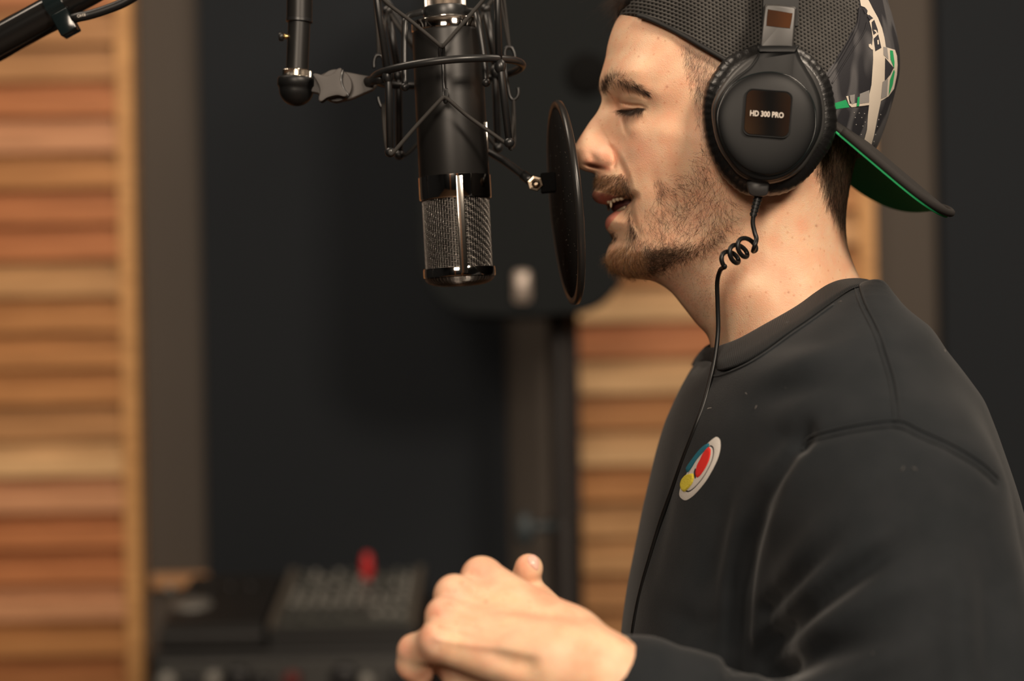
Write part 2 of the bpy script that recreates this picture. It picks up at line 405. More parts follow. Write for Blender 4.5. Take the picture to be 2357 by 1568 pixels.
def details(vx, vy):
    """fine relief of the face in metres, towards the viewer's side"""
    m = 1e-3; s, t = side(vx, vy, NASO)
    fade = np.interp(t, [0, 1.5, 5, 8, 10], [0.3, 1, 1, 0.55, 0.0])
    d = m * fade * (3.4 * sstep(s, -3, 12) * np.exp(-np.clip(s, 0, None) / 42) - 1.1 * np.exp(-((s + 2) / 5.0) ** 2))
    d += m * 3.4 * gb(vx, vy, 1393, 363, 22, 18, 12, 4)                                        # wing of the nose
    d -= m * 3.0 * pl(vx, vy, [(1400,335),(1411,345),(1417,358),(1418,371),(1413,384)], 4.5, [0.2, .8, 1, 1, .6])
    d -= m * 1.2 * pl(vx, vy, [(1356,352),(1364,362),(1362,374)], 7, [0.5, 1, .6])
    d -= m * 7.0 * gb(vx, vy, 1368, 384, 20, 4.4, 13, 4)                                      # nostril
    d += m * 0.9 * pl(vx, vy, [(1346,371),(1366,372),(1385,380),(1402,386)], 4.5, [.3, 1, 1, .4])
    # brow, socket and lids
    d += m * 1.6 * pl(vx, vy, [(1392,205),(1412,188),(1440,190),(1475,208)], 13, [.6, 1, 1, .6])
    d -= m * 4.2 * gb(vx, vy, 1422, 240, 7, 18, 8)
    d += m * 2.6 * gb(vx, vy, 1455, 229, 31, 11, 8, 4)
    d += m * 3.6 * gb(vx, vy, 1457, 249, 27, 11, 0, 3)
    d -= m * 4.6 * pl(vx, vy, CREASE, 2.5, [.3, 1, 1, 1, .8, .2])
    d -= m * 4.6 * pl(vx, vy, [(a, b + 4) for a, b in LASH], 4.6, [.4, .9, 1, 1, .9, .3])
    d += m * 0.9 * gb(vx, vy, 1462, 268, 22, 7, -12)
    d -= m * 2.4 * pl(vx, vy, [(1428,262),(1433,278),(1439,300),(1449,318)], 5.5, [.7, 1, .9, .1])
    d += m * 0.8 * gb(vx, vy, 1465, 300, 20, 22)
    # lips
    d += m * 1.3 * pl(vx, vy, [(1372,445),(1392,448),(1415,455),(1436,461)], 6.5, [1, 1, .8, .3])
    d += m * 1.5 * pl(vx, vy, [(1400,512),(1415,494),(1432,480)], 9, [1, 1, .4])
    d -= m * 1.6 * gb(vx, vy, 1450, 465, 8, 7)
    d -= m * 1.4 * pl(vx, vy, [(1404,540),(1422,536),(1440,530)], 8, [.8, 1, .3])
    # cheek hollow, jaw, neck muscle
    d -= m * 1.4 * pl(vx, vy, [(1500,390),(1512,430),(1520,470)], 16, [.2, 1, .4])
    d += m * 1.2 * gb(vx, vy, 1555, 305, 60, 24, 12)
    d += m * 2.4 * pl(vx, vy, [(1765,520),(1720,620),(1690,700),(1665,800)], 24, [.4, 1, 1, .8])
    d -= m * 2.0 * pl(vx, vy, [(1690,560),(1660,650),(1640,730)], 18, [.4, 1, .6])
    return d
def head_mesh(h=0.00075):
    pts = []; vals = []
    for a, b, t in HL:
        u, v = vis_to_mid(a, b, t * 1e-3); pts.append((u, v)); vals.append(t)
    pts = np.array(pts); wt = rbf_fit(pts, np.array(vals), 0.02)
    lo = P(1290, 890); hi = P(2035, -215)
    xs = np.arange(lo[0], hi[0], h); zs = np.arange(lo[2], hi[2], h)
    X, Z = np.meshgrid(xs, zs, indexing='ij')
    u, v = proj(np.stack([X, np.zeros_like(X), Z], -1)); s0 = mpp(0)
    d, _ = seg_dist(u, v, OUT_P, closed=True); ins = in_poly(u, v, OUT_P); d = d * s0
    # rounding radius: inverse distance blend of the outline's radii
    num = np.zeros_like(u); den = np.zeros_like(u)
    for k in range(0, len(OUT_P), 2):
        q = 1.0 / (((u - OUT_P[k, 0]) ** 2 + (v - OUT_P[k, 1]) ** 2) + 20.0) ** 2.2; num += q * OUT_W[k]; den += q
    W = num / den
    H = np.clip(rbf_eval(pts, wt, u, v) * 1e-3, 0.005, 0.08)
    g = 1 - (1 - np.clip(d / W, 0, 1)) ** 2
    Q = np.where(ins, H * H * g, -2 * d * H * H / W)
    T = np.sqrt(np.clip(Q, 0, None))
    for _ in range(2):
        vx, vy = mid_to_vis(u, v, T); dl = details(vx, vy)
        T2 = np.clip(np.sqrt(np.clip(Q, 0, None)) + dl * sstep(np.sqrt(np.clip(Q, 0, None)), 0.001, 0.006), 0, None); T = T2
    Q = np.where(ins, T * T + 1e-9, Q)
    ys = np.arange(-0.085, 0.085 + h, h)
    F = (Q[:, None, :] - (ys ** 2)[None, :, None]).astype(np.float32)
    # cut flat at the base of the neck
    F = np.minimum(F, ((zs - (lo[2] + 3 * h)) * 0.05)[None, None, :]).astype(np.float32)
    V, Qd = surface_nets(F, (xs[0], ys[0], zs[0]), h)
    V = smooth_mesh(V, Qd, 2, 0.4)
    return V, Qd
headV, headQ = head_mesh()

# ------------------------------------------------------------------ the person: hand
def hand_sdf(X, Y, Z):
    k = 0.006; c = lambda a, b, r1, r2: sd_cone(X, Y, Z, a, b, r1, r2)
    D = c(P(1352,1558,-.225), P(1640,1760,-.235), .0262, .034)                       # forearm
    D = smin(D, c(P(1330,1518,-.235), P(1600,1700,-.240), .022, .030), .012)
    W1 = P(1300,1475,-.215); W2 = P(1270,1530,-.245)
    D = smin(D, c(W1, P(1120,1340,-.190), .017, .0125), .014)                        # metacarpals
    D = smin(D, c(W1, P(1060,1382,-.206), .018, .0125), .012)
    D = smin(D, c(W2, P(1035,1430,-.222), .019, .0120), .012)
    D = smin(D, c(W2, P(1025,1482,-.236), .019, .0115), .012)
    D = smin(D, c(P(1300,1470,-.19), P(1130,1440,-.185), .02, .015), .014)           # palm
    D = smin(D, c(P(1300,1462,-.18), P(1238,1400,-.158), .0150, .0112), .010)        # ball of the thumb
    th = c(P(1242,1405,-.160), P(1207,1346,-.150), .0112, .0090)
    th = smin(th, c(P(1207,1346,-.150), P(1217,1308,-.157), .0092, .0086), .003)
    D = smin(D, th, .008)
    for (a, b, r) in ((P(1108,1328,-.193), None, .0118), (P(1046,1370,-.211), None, .0119), (P(1024,1418,-.227), None, .0112), (P(1011,1474,-.241), None, .0112)):
        D = smin(D, np.sqrt((X - a[0]) ** 2 + (Y - a[1]) ** 2 + (Z - a[2]) ** 2) - r, .003)
    # fingers, curled away and down
    F = c(P(1108,1330,-.190), P(1120,1440,-.150), .0105, .0092); F = np.minimum(F, c(P(1120,1440,-.150), P(1160,1500,-.165), .009, .008))
    D = smin(D, F, .004)
    F = c(P(1044,1378,-.205), P(1010,1475,-.160), .0105, .0093); F = np.minimum(F, c(P(1010,1475,-.160), P(1075,1540,-.160), .0092, .0082))
    D = smin(D, F, .004)
    F = c(P(1024,1424,-.222), P(985,1520,-.185), .0102, .0092); F = np.minimum(F, c(P(1010,1500,-.190), P(1062,1572,-.195), .0092, .0085)); F = smin(F, c(P(1062,1572,-.195), P(1110,1590,-.2), .0085, .008), .003)
    D = smin(D, F, .003)
    F = smin(c(P(1010,1478,-.238), P(953,1498,-.225), .0102, .0088), c(P(953,1498,-.225), P(949,1530,-.222), .0088, .0085), .003)
    F = smin(F, c(P(949,1530,-.222), P(966,1550,-.219), .0085, .0080), .003)
    D = smin(D, F, .004)
    D = D + 0
    D -= .0018 * np.exp(-(((X - P(1190,1475,-.25)[0]) / .025) ** 2 + ((Z - P(1190,1475,-.25)[2]) / .006) ** 2))
    return D
def hand_mesh(h=0.0010):
    lo = np.minimum(P(900,1700,-.28), P(900,1700,-.14)); hi = np.maximum(P(1560,1240,-.28), P(1560,1240,-.13))
    lo[1] = -.285; hi[1] = -.12; lo[0] -= .01; hi[0] += .01
    X, Y, Z = grid(lo, hi, h)
    F = np.empty(X.shape, np.float32)
    for i in range(0, X.shape[0], 16): F[i:i + 16] = -hand_sdf(X[i:i + 16], Y[i:i + 16], Z[i:i + 16])
    # tendons and veins on the back of the hand
    F[0] = F[-1] = -1; F[:, 0] = F[:, -1] = -1; F[:, :, 0] = F[:, :, -1] = -1
    V, Q = surface_nets(F, lo, h); V = smooth_mesh(V, Q, 2, 0.45)
    px, py = proj(V)
    ten = np.zeros(len(V))
    for a in ([(1040,1360),(1150,1400),(1290,1450)], [(1110,1320),(1200,1370),(1300,1430)], [(1015,1412),(1130,1445),(1270,1480)], [(1005,1470),(1120,1490),(1240,1510)]):
        ten += pl(px, py, a, 9, [1, .8, .2])
    valley = pl(px, py, [(1068,1345),(1130,1385)], 8, [1, .2]) + pl(px, py, [(1030,1395),(1100,1425)], 8, [1, .2]) + pl(px, py, [(1010,1448),(1080,1468)], 8, [1, .2])
    hol = gb(px, py, 1165, 1520, 60, 22, 25) + 0.8 * gb(px, py, 1215, 1530, 22, 18)
    wr = sum(pl(px, py, [(1330 + q * 26, 1430 + q * 14), (1290 + q * 24, 1500 + q * 16)], 3, [1, .6]) for q in range(4))
    vein = pl(px, py, [(1110,1345),(1150,1395),(1215,1425),(1290,1445),(1370,1500)], 5, [.2,1,1,1,.6]) + pl(px, py, [(1080,1440),(1150,1430),(1215,1425)], 4, [.3,1,1])
    dy = -0.0011 * ten - 0.0006 * vein + 0.0030 * valley + 0.0030 * hol + 0.0002 * wr
    ro = np.random.default_rng(3); f = np.zeros(len(V))
    for _ in range(24):
        kx, kz = ro.normal(0, 1, 2) * np.array([180, 260]); f += np.sin(V[:, 0] * kx + V[:, 2] * kz + ro.uniform(0, 6)) / 24
    dy += 0.0009 * f
    near = V[:, 1] < -.16
    V[:, 1] += dy * near
    return V, Q
handV, handQ = hand_mesh()

# ------------------------------------------------------------------ the person: hidden body under the clothes, legs and the hanging right arm
SH_L = P(2060,1075,-.175); EL_L = P(2240,2010,-.26); WR_L = P(1470,1625,-.228)
SH_R = np.array([SH_L[0], .175, SH_L[2]]); EL_R = SH_R + np.array([.05, .05, -.29]); WR_R = EL_R + np.array([-.05, .02, -.25])
HIP = np.array([.30, 0, .98])
def body_sdf(X, Y, Z, g=0.0):
    c = lambda a, b, r1, r2: sd_cone(X, Y, Z, a, b, r1 + g, r2 + g)
    AY = np.abs(Y)
    D = sd_cone(X, AY, Z, (.195, 0, 1.47), (.21, 0, 1.36), .05, .06)
    D = smin(D, sd_ell(X, Y, Z, (.235, 0, 1.25), (.095, .155, .20)), .05)
    D = smin(D, sd_ell(X, Y, Z, (.27, 0, 1.05), (.09, .14, .17)), .05)
    D = smin(D, c(SH_L, EL_L, .045, .036), .02); D = smin(D, c(EL_L, WR_L, .036, .026), .02)
    D = smin(D, c(SH_R, EL_R, .045, .036), .02); D = smin(D, c(EL_R, WR_R, .036, .026), .02)
    for s in (-1, 1):
        a = np.array([.30, .09 * s, .93]); b = np.array([.275, .11 * s, .50]); e = np.array([.33, .12 * s, .09])
        D = smin(D, c(a, b, .075, .052), .03); D = smin(D, c(b, e, .052, .035), .02); D = smin(D, c(e, e + np.array([-.16, .02 * s, -.04]), .036, .028), .02)
    return D
X, Y, Z = grid((.05, -.34, .01), (.62, .34, 1.46), .009)
F = -body_sdf(X, Y, Z); F[:, :, 0] = -1; F[:, :, -1] = -1
coreV, coreQ = surface_nets(F.astype(np.float32), (.05, -.34, .01), .009); del X, Y, Z, F
# right hand: the left one mirrored and turned to hang down
fa = norm(P(1352,1548,-.225) - P(1640,1745,-.235)); mdir = fa * np.array([1, -1, 1])
want = norm(WR_R - EL_R); ax_ = np.cross(mdir, want); an_ = math.atan2(np.linalg.norm(ax_), mdir @ want)
Rm = np.array(Matrix.Rotation(an_, 3, Vector(norm(ax_))))
rv = (handV - P(1500,1650,-.23)) * np.array([1, -1, 1]) @ Rm.T + WR_R - want * 0.02
bodyV = np.concatenate([headV, handV, coreV, rv]); o1 = len(headV); o2 = o1 + len(handV); o3 = o2 + len(coreV)
bodyQ = np.concatenate([headQ, handQ + o1, coreQ + o2, handQ[:, ::-1] + o3])

# skin
M_skin = mat('skin', (0.62, 0.38, 0.25), 0.48, 0, 0.42, sss=0.25)
_at = nd(M_skin, 'ShaderNodeVertexColor'); _at.layer_name = 'tint'
_tc = nd(M_skin, 'ShaderNodeTexCoord'); _n1 = nd(M_skin, 'ShaderNodeTexNoise'); _n1.inputs['Scale'].default_value = 90; _n1.inputs['Detail'].default_value = 5
_r1 = nd(M_skin, 'ShaderNodeValToRGB'); _r1.color_ramp.elements[0].position = .3; _r1.color_ramp.elements[1].position = .7
_r1.color_ramp.elements[0].color = (1.0, .80, .74, 1); _r1.color_ramp.elements[1].color = (1.0, 1.04, 1.02, 1)
_mx = nd(M_skin, 'ShaderNodeMix', data_type='RGBA', blend_type='MULTIPLY'); _mx.inputs[0].default_value = 0.8
ln(M_skin, _tc.outputs['Object'], _n1.inputs['Vector']); ln(M_skin, _n1.outputs[0], _r1.inputs[0]); ln(M_skin, _at.outputs[0], _mx.inputs[6]); ln(M_skin, _r1.outputs[0], _mx.inputs[7])
# freckles
_v = nd(M_skin, 'ShaderNodeTexVoronoi'); _v.inputs['Scale'].default_value = 170; ln(M_skin, _tc.outputs['Object'], _v.inputs['Vector'])
_vr = nd(M_skin, 'ShaderNodeValToRGB'); _vr.color_ramp.elements[0].position = .06; _vr.color_ramp.elements[1].position = .20
_vr.color_ramp.elements[0].color = (.72, .50, .42, 1); _vr.color_ramp.elements[1].color = (1, 1, 1, 1); ln(M_skin, _v.outputs['Distance'], _vr.inputs[0])
_mx2 = nd(M_skin, 'ShaderNodeMix', data_type='RGBA', blend_type='MULTIPLY'); _mx2.inputs[0].default_value = 0.45
ln(M_skin, _mx.outputs[2], _mx2.inputs[6]); ln(M_skin, _vr.outputs[0], _mx2.inputs[7]); ln(M_skin, _mx2.outputs[2], bsdf(M_skin).inputs['Base Color'])
_n2 = nd(M_skin, 'ShaderNodeTexNoise'); _n2.inputs['Scale'].default_value = 900; _n2.inputs['Detail'].default_value = 4
_n3 = nd(M_skin, 'ShaderNodeTexVoronoi'); _n3.inputs['Scale'].default_value = 1300
ln(M_skin, _tc.outputs['Object'], _n2.inputs['Vector']); ln(M_skin, _tc.outputs['Object'], _n3.inputs['Vector'])
_ad = nd(M_skin, 'ShaderNodeMath', operation='ADD'); ln(M_skin, _n2.outputs[0], _ad.inputs[0]); ln(M_skin, _n3.outputs['Distance'], _ad.inputs[1])
_b = nd(M_skin, 'ShaderNodeBump'); _b.inputs['Strength'].default_value = .28; _b.inputs['Distance'].default_value = .0004
ln(M_skin, _ad.outputs[0], _b.inputs['Height']); ln(M_skin, _b.outputs[0], bsdf(M_skin).inputs['Normal'])

person = thing('person', 'man in profile in a black sweatshirt singing into the studio microphone', 'person', (.27, 0, 0))
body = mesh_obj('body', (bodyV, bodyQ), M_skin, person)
_bm = bodyV.copy(); _bm[:, 1] = -np.abs(_bm[:, 1]); bx_, by_ = proj(_bm)
def tint():
    c = np.tile(np.array([0.74, 0.490, 0.330]), (len(bodyV), 1))
    def mixc(wt, col):
        nonlocal c
        wt = np.clip(wt, 0, 1)[:, None]; c = c * (1 - wt) + np.array(col) * wt
    isH = np.arange(len(bodyV)) < o1; isHand = ((np.arange(len(bodyV)) >= o1) & (np.arange(len(bodyV)) < o2)) | (np.arange(len(bodyV)) >= o3)
    x, y = bx_, by_
    red = (0.70, 0.27, 0.18); rose = (0.80, 0.40, 0.29)
    mixc(isH * 0.55 * gb(x, y, 1385, 350, 40, 30, 0), rose); mixc(isH * .6 * pl(x, y, [(1350,372),(1370,377),(1400,388)], 7, [.6,1,1]), red)
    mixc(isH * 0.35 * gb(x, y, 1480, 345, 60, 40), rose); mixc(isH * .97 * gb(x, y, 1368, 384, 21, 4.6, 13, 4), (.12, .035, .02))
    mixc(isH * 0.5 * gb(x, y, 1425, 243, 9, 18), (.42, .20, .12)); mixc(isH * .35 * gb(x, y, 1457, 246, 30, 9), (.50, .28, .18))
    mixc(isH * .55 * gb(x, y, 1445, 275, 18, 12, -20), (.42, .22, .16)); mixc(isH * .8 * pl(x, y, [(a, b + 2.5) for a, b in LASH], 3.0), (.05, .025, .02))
    mixc(isH * .75 * sstep(pl(x, y, [(1436,258),(1450,262),(1466,256),(1480,251)], 7, [.8,1,.8,.4]), .3, .8), (.07, .035, .025))  # eye opening: lash clump plus shade on the eye, painted into the tint
    ul = [(1355,442),(1364,437.5),(1380,442),(1400,446),(1420,452),(1440,458),(1450,463),(1440,468),(1415,470),(1390,480),(1370,475),(1355,455)]
    ll = [(1450,466),(1432,471),(1412,481),(1398,492),(1385,505),(1385,528),(1397,531),(1402,524),(1410,510),(1424,494),(1440,480)]
    for po, col in ((ul, (.46, .17, .13)), (ll, (.60, .22, .17))):
        ins = in_poly(x, y, po); dd, _ = seg_dist(x, y, po); mixc(isH * np.where(ins, sstep(dd, 0, 2.5), 0) * .95, col)
    mixc(isH * .9 * pl(x, y, [(1446,464.5),(1430,473),(1418,479)], 2.2), (.08, .02, .015))
    # shaven beard shadow
    bp = [(1440,640),(1500,652),(1560,690),(1600,745),(1640,760),(1670,640),(1700,560),(1660,520),(1600,590),(1500,640)]
    ins = in_poly(x, y, bp); dd, _ = seg_dist(x, y, bp); mixc(isH * np.where(ins, sstep(dd, 0, 25), 0) * .35, (.36, .25, .19))
    bp = [(1365,405),(1440,400),(1455,440),(1500,420),(1560,400),(1625,330),(1640,400),(1700,470),(1660,530),(1600,600),(1500,650),(1420,640),(1385,600),(1400,560),(1410,540),(1440,500),(1450,470),(1380,432)]
    ins = in_poly(x, y, bp); dd, _ = seg_dist(x, y, bp); mixc(isH * np.where(ins, sstep(dd, 0, 20), 0) * .18, (.42, .25, .17))
    bp = [(1560,100),(1590,190),(1590,260),(1610,330),(1680,330),(1680,120),(1620,60)]
    ins = in_poly(x, y, bp); dd, _ = seg_dist(x, y, bp); mixc(isH * np.where(ins, sstep(dd, 0, 18), 0) * .40, (.40, .29, .22))
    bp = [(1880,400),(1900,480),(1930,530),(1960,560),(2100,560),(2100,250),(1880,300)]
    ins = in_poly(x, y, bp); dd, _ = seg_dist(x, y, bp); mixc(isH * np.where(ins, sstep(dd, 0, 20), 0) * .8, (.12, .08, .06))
    mixc(isHand * .45 * (gb(x, y, 1105, 1320, 30, 22) + gb(x, y, 1040, 1365, 30, 24) + gb(x, y, 1015, 1410, 26, 22) + gb(x, y, 1000, 1475, 26, 24) + gb(x, y, 930, 1495, 20, 24)), (.66, .32, .25))
    ro = np.random.default_rng(9); f = np.zeros(len(bodyV))
    for _ in range(40):
        kk = ro.normal(0, 1, 3) * 190; f += np.sin(bodyV @ kk + ro.uniform(0, 6)) / 5
    mixc(isHand * .38 * sstep(f, .1, 1.6), (.66, .30, .20)); mixc(isHand * .30 * sstep(-f, .2, 1.8), (.80, .58, .36)); mixc(isH * .16 * sstep(f, .1, 1.6), (.70, .33, .22))
    mixc(isHand * .75 * gb(x, y, 1119, 1385, 3.0, 3.0), (.10, .05, .03))
    mixc(isHand * .5 * gb(x, y, 1014, 1495, 4.0, 4.0), (.25, .12, .08))
    for a, b, r in ((1726,683,2.2),(1879,520,3),(1815,673,2.5),(1470,130,2),(1515,88,2.6),(1535,200,3)): mixc(isH * .7 * gb(x, y, a, b, r, r), (.35, .15, .09))
    return c
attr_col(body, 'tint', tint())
BODY = BVHTree.FromPolygons([Vector(t) for t in np.concatenate([headV, handV])], [tuple(map(int, q)) for q in np.concatenate([headQ, handQ + o1])])
def cast(px, py, bvh=BODY):
    o = Vector(cC); d = (Vector(P(px, py, 0)) - o).normalized(); h = bvh.ray_cast(o, d)
    return (np.array(h[0]), np.array(h[1])) if h[0] is not None else (None, None)

# mouth interior, teeth, thumb nail
mi = MB(); a = P(1424,480,0)
mesh_obj('mouth_interior', sphere(P(1462,474,0), .0155, 20, 12, (1.1, 1.05, .55)), mat('mouth_dark', (.05, .012, .010), .5), body)
M_teeth = mat('teeth', (.32, .25, .17), .3, 0, .5)
te = MB()
for k, (a, b, ln_, wd, y0) in enumerate([(1395,461.5,6,6,-.002),(1401,462,7,6,-.009),(1406,466,12,4,-.0140),(1413,459.5,7,6,-.0160),(1421,457.5,6,7,-.0180),(1430,456.5,5,7,-.0195)]):
    for s in (1, -1):
        c_ = P(a, b, y0); c_[1] *= s
        te.add(sphere(c_ - np.array([0, 0, ln_ * .00010]), .001, 10, 8, (wd * .26, 1.6, ln_ * .22)))
mesh_obj('upper_teeth', te.get(), M_teeth, body)
lt = [P(1440,478,-.0185), P(1432,482,-.0155), P(1425,486,-.010), P(1422,488,0)]; lt = lt + [q * np.array([1, -1, 1]) for q in lt[-2::-1]]
mesh_obj('lower_teeth', tube(crv(lt, 8), .0014, 10), M_teeth, body)
def patch_on(poly, bvh, off, n=26, dome=0.0):
    """a thin patch with the outline poly (pixels) laid on the surface behind it"""
    poly = np.asarray(poly, float); c = poly.mean(0); V = []; F = []; m_ = len(poly)
    ringsN = 7
    for r in range(ringsN + 1):
        s = r / ringsN
        for q in poly:
            p_, nn = cast(*(c + (q - c) * max(s, 0.02)), bvh)
            if p_ is None: p_, nn = V[-1] if V else P(*q, -.1), np.array([0, -1, 0])
            V.append(p_ + nn * (off * (1 if r < ringsN else 0.15) + dome * (1 - s * s)))
    for r in range(ringsN):
        for k in range(m_): F.append((r * m_ + k, r * m_ + (k + 1) % m_, (r + 1) * m_ + (k + 1) % m_, (r + 1) * m_ + k))
    F.append(tuple(range(m_)))
    return np.array(V), F
nail = crv([(1214,1283),(1222,1277),(1232,1279),(1239,1289),(1240,1303),(1236,1314),(1226,1307),(1216,1296)], 4, True)
mesh_obj('thumb_nail', patch_on(nail, BODY, .0006, dome=.0005), mat('nail', (.72, .44, .36), .25, 0, .5), body)
# ------------------------------------------------------------------ sweatshirt
def mesh_multi(name, parts, parent):
    """one mesh with several materials: parts = [(vf, material), ...]"""
    V = []; F = []; mi_ = []; n = 0; ms = []
    for (v, f), m in parts:
        if m not in ms: ms.append(m)
        V.append(np.asarray(v)); F += [tuple(int(q) + n for q in t) for t in f]; mi_ += [ms.index(m)] * len(f); n += len(v)
    o = mesh_obj(name, (np.concatenate(V), F), None, parent)
    for m in ms: o.data.materials.append(m)
    o.data.polygons.foreach_set('material_index', mi_); return o
M_sweat = mat('black_cotton', (0.015, 0.018, 0.021), 0.85, 0, 0.25, sheen=0.10)
bsdf(M_sweat).inputs['Sheen Roughness'].default_value = 0.4
_n, _b = noise_bump(M_sweat, 1400, 0.35, 0.0006, 5)
noise_col(M_sweat, 35, (0.0090, 0.0116, 0.0140), (0.0128, 0.0152, 0.0178), detail=6)
FRONT = np.array([(1966,640),(1900,662),(1820,706),(1732,752),(1638,812),(1600,858),(1570,910),(1538,980),(1518,1050),(1502,1120),(1482,1200),(1463,1290),(1446,1370),(1433,1450),(1428,1500),(1424,1568),(1425,1750),(1440,2000),(1460,2400)], float)
BACK = np.array([(2005,650),(2018,684),(2046,726),(2100,770),(2132,824),(2176,880),(2214,930),(2246,1000),(2276,1080),(2300,1150),(2320,1220),(2330,1568),(2310,2000),(2290,2400)], float)
WID = np.array([(640,.074),(670,.086),(700,.110),(740,.134),(790,.163),(850,.178),(930,.186),(1000,.184),(1200,.178),(1568,.170),(2400,.165)])
def zofpy(py): return P(1800, 0, 0)[2] * 0 + CZ + (784 - py) * mpp(0)
def xofpx(px, z): # world x on the sagittal plane for pixel column px at height z
    v = 784 + (CZ - z) / mpp(0); return (px - 1178.5) * mpp(0) + (784 - v) * mpp(0) * math.tan(ROLL)
def torso_fields(Z):
    py = 784 + (CZ - Z) / mpp(0)
    xf = (np.interp(py, FRONT[:, 1], FRONT[:, 0]) - 1178.5) * mpp(0) + (784 - py) * mpp(0) * math.tan(ROLL)
    xb = (np.interp(py, BACK[:, 1], BACK[:, 0]) - 1178.5) * mpp(0) + (784 - py) * mpp(0) * math.tan(ROLL)
    return xf, xb, np.interp(py, WID[:, 0], WID[:, 1])
COLF = P(1622, 834, 0); COLB = P(2034, 656, 0)
def sweater_sdf(X, Y, Z):
    xf, xb, b = torso_fields(Z); a = (xb - xf) / 2; xc = (xb + xf) / 2
    n = 2.25
    r = (np.abs((X - xc) / a) ** n + np.abs(Y / b) ** n) ** (1 / n)
    D = (r - 1) * np.minimum(a, b)
    def arm(S, E, W, r0, r1, r2): return smin(sd_cone(X, Y, Z, S, E, r0, r1), sd_cone(X, Y, Z, E, W, r1, r2), .03)
    D = smin(D, arm(SH_L + np.array([-.003, 0, -.032]), EL_L, WR_L, .069, .066, .040), .035)
    D = smin(D, arm(SH_R + np.array([0, 0, -.02]), EL_R, WR_R, .066, .060, .042), .035)
    # neck hole: keep what lies below the tilted collar plane
    nn = np.array([COLF[2] - COLB[2], 0, COLB[0] - COLF[0]]); nn = nn / np.linalg.norm(nn)
    pl_ = (X - COLF[0]) * nn[0] + (Z - COLF[2]) * nn[2] - .013 * sstep(np.abs(Y), .03, .08)
    D = -smin(-D, -np.where(Z > 1.3, pl_, -1), .006)
    return D
H_ = .0038
lo = (.02, -.36, .93); hi = (.56, .30, 1.52)
xs = np.arange(lo[0], hi[0], H_); ys = np.arange(lo[1], hi[1], H_); zs = np.arange(lo[2], hi[2], H_)
F = np.empty((len(xs), len(ys), len(zs)), np.float32)
for i in range(0, len(xs), 20):
    X, Y, Z = np.meshgrid(xs[i:i + 20], ys, zs, indexing='ij'); F[i:i + 20] = -sweater_sdf(X, Y, Z)
# sleeve ends: the left cuff crosses the wrist, the body ends at the hem
cuffp = P(1398, 1575, -.23); cuffn = norm(P(1352,1548,-.225) - P(1640,1745,-.235))
X, Y, Z = np.meshgrid(xs, ys, zs, indexing='ij')
cc = (X - cuffp[0]) * cuffn[0] + (Y - cuffp[1]) * cuffn[1] + (Z - cuffp[2]) * cuffn[2]
near_cuff = (Y < -.15) & (Z < 1.28) & (X < .16)
F = np.where(near_cuff, np.minimum(F, -cc), F)
F[:, :, 0] = -1; F[0] = F[-1] = -1; F[:, 0] = F[:, -1] = -1
del X, Y, Z, cc
swV, swQ = surface_nets(F.astype(np.float32), lo, H_); del F
swV = smooth_mesh(swV, swQ, 5, 0.5)
def vnormals(V, Q):
    fn = np.cross(V[Q[:, 2]] - V[Q[:, 0]], V[Q[:, 3]] - V[Q[:, 1]]); N = np.zeros_like(V)
    for k in range(4):
        for c_ in range(3): N[:, c_] += np.bincount(Q[:, k], fn[:, c_], len(V))
    return N / (np.linalg.norm(N, axis=1)[:, None] + 1e-12)
SEAM_SH = [(1973,658),(1987,704),(2016,762),(2038,827),(2056,889),(2066,972)]
SEAM_ARM = [(1850,1030),(1864,1013),(1918,996),(1991,982),(2067,975),(2118,998),(2191,1031),(2256,1071),(2296,1108)]
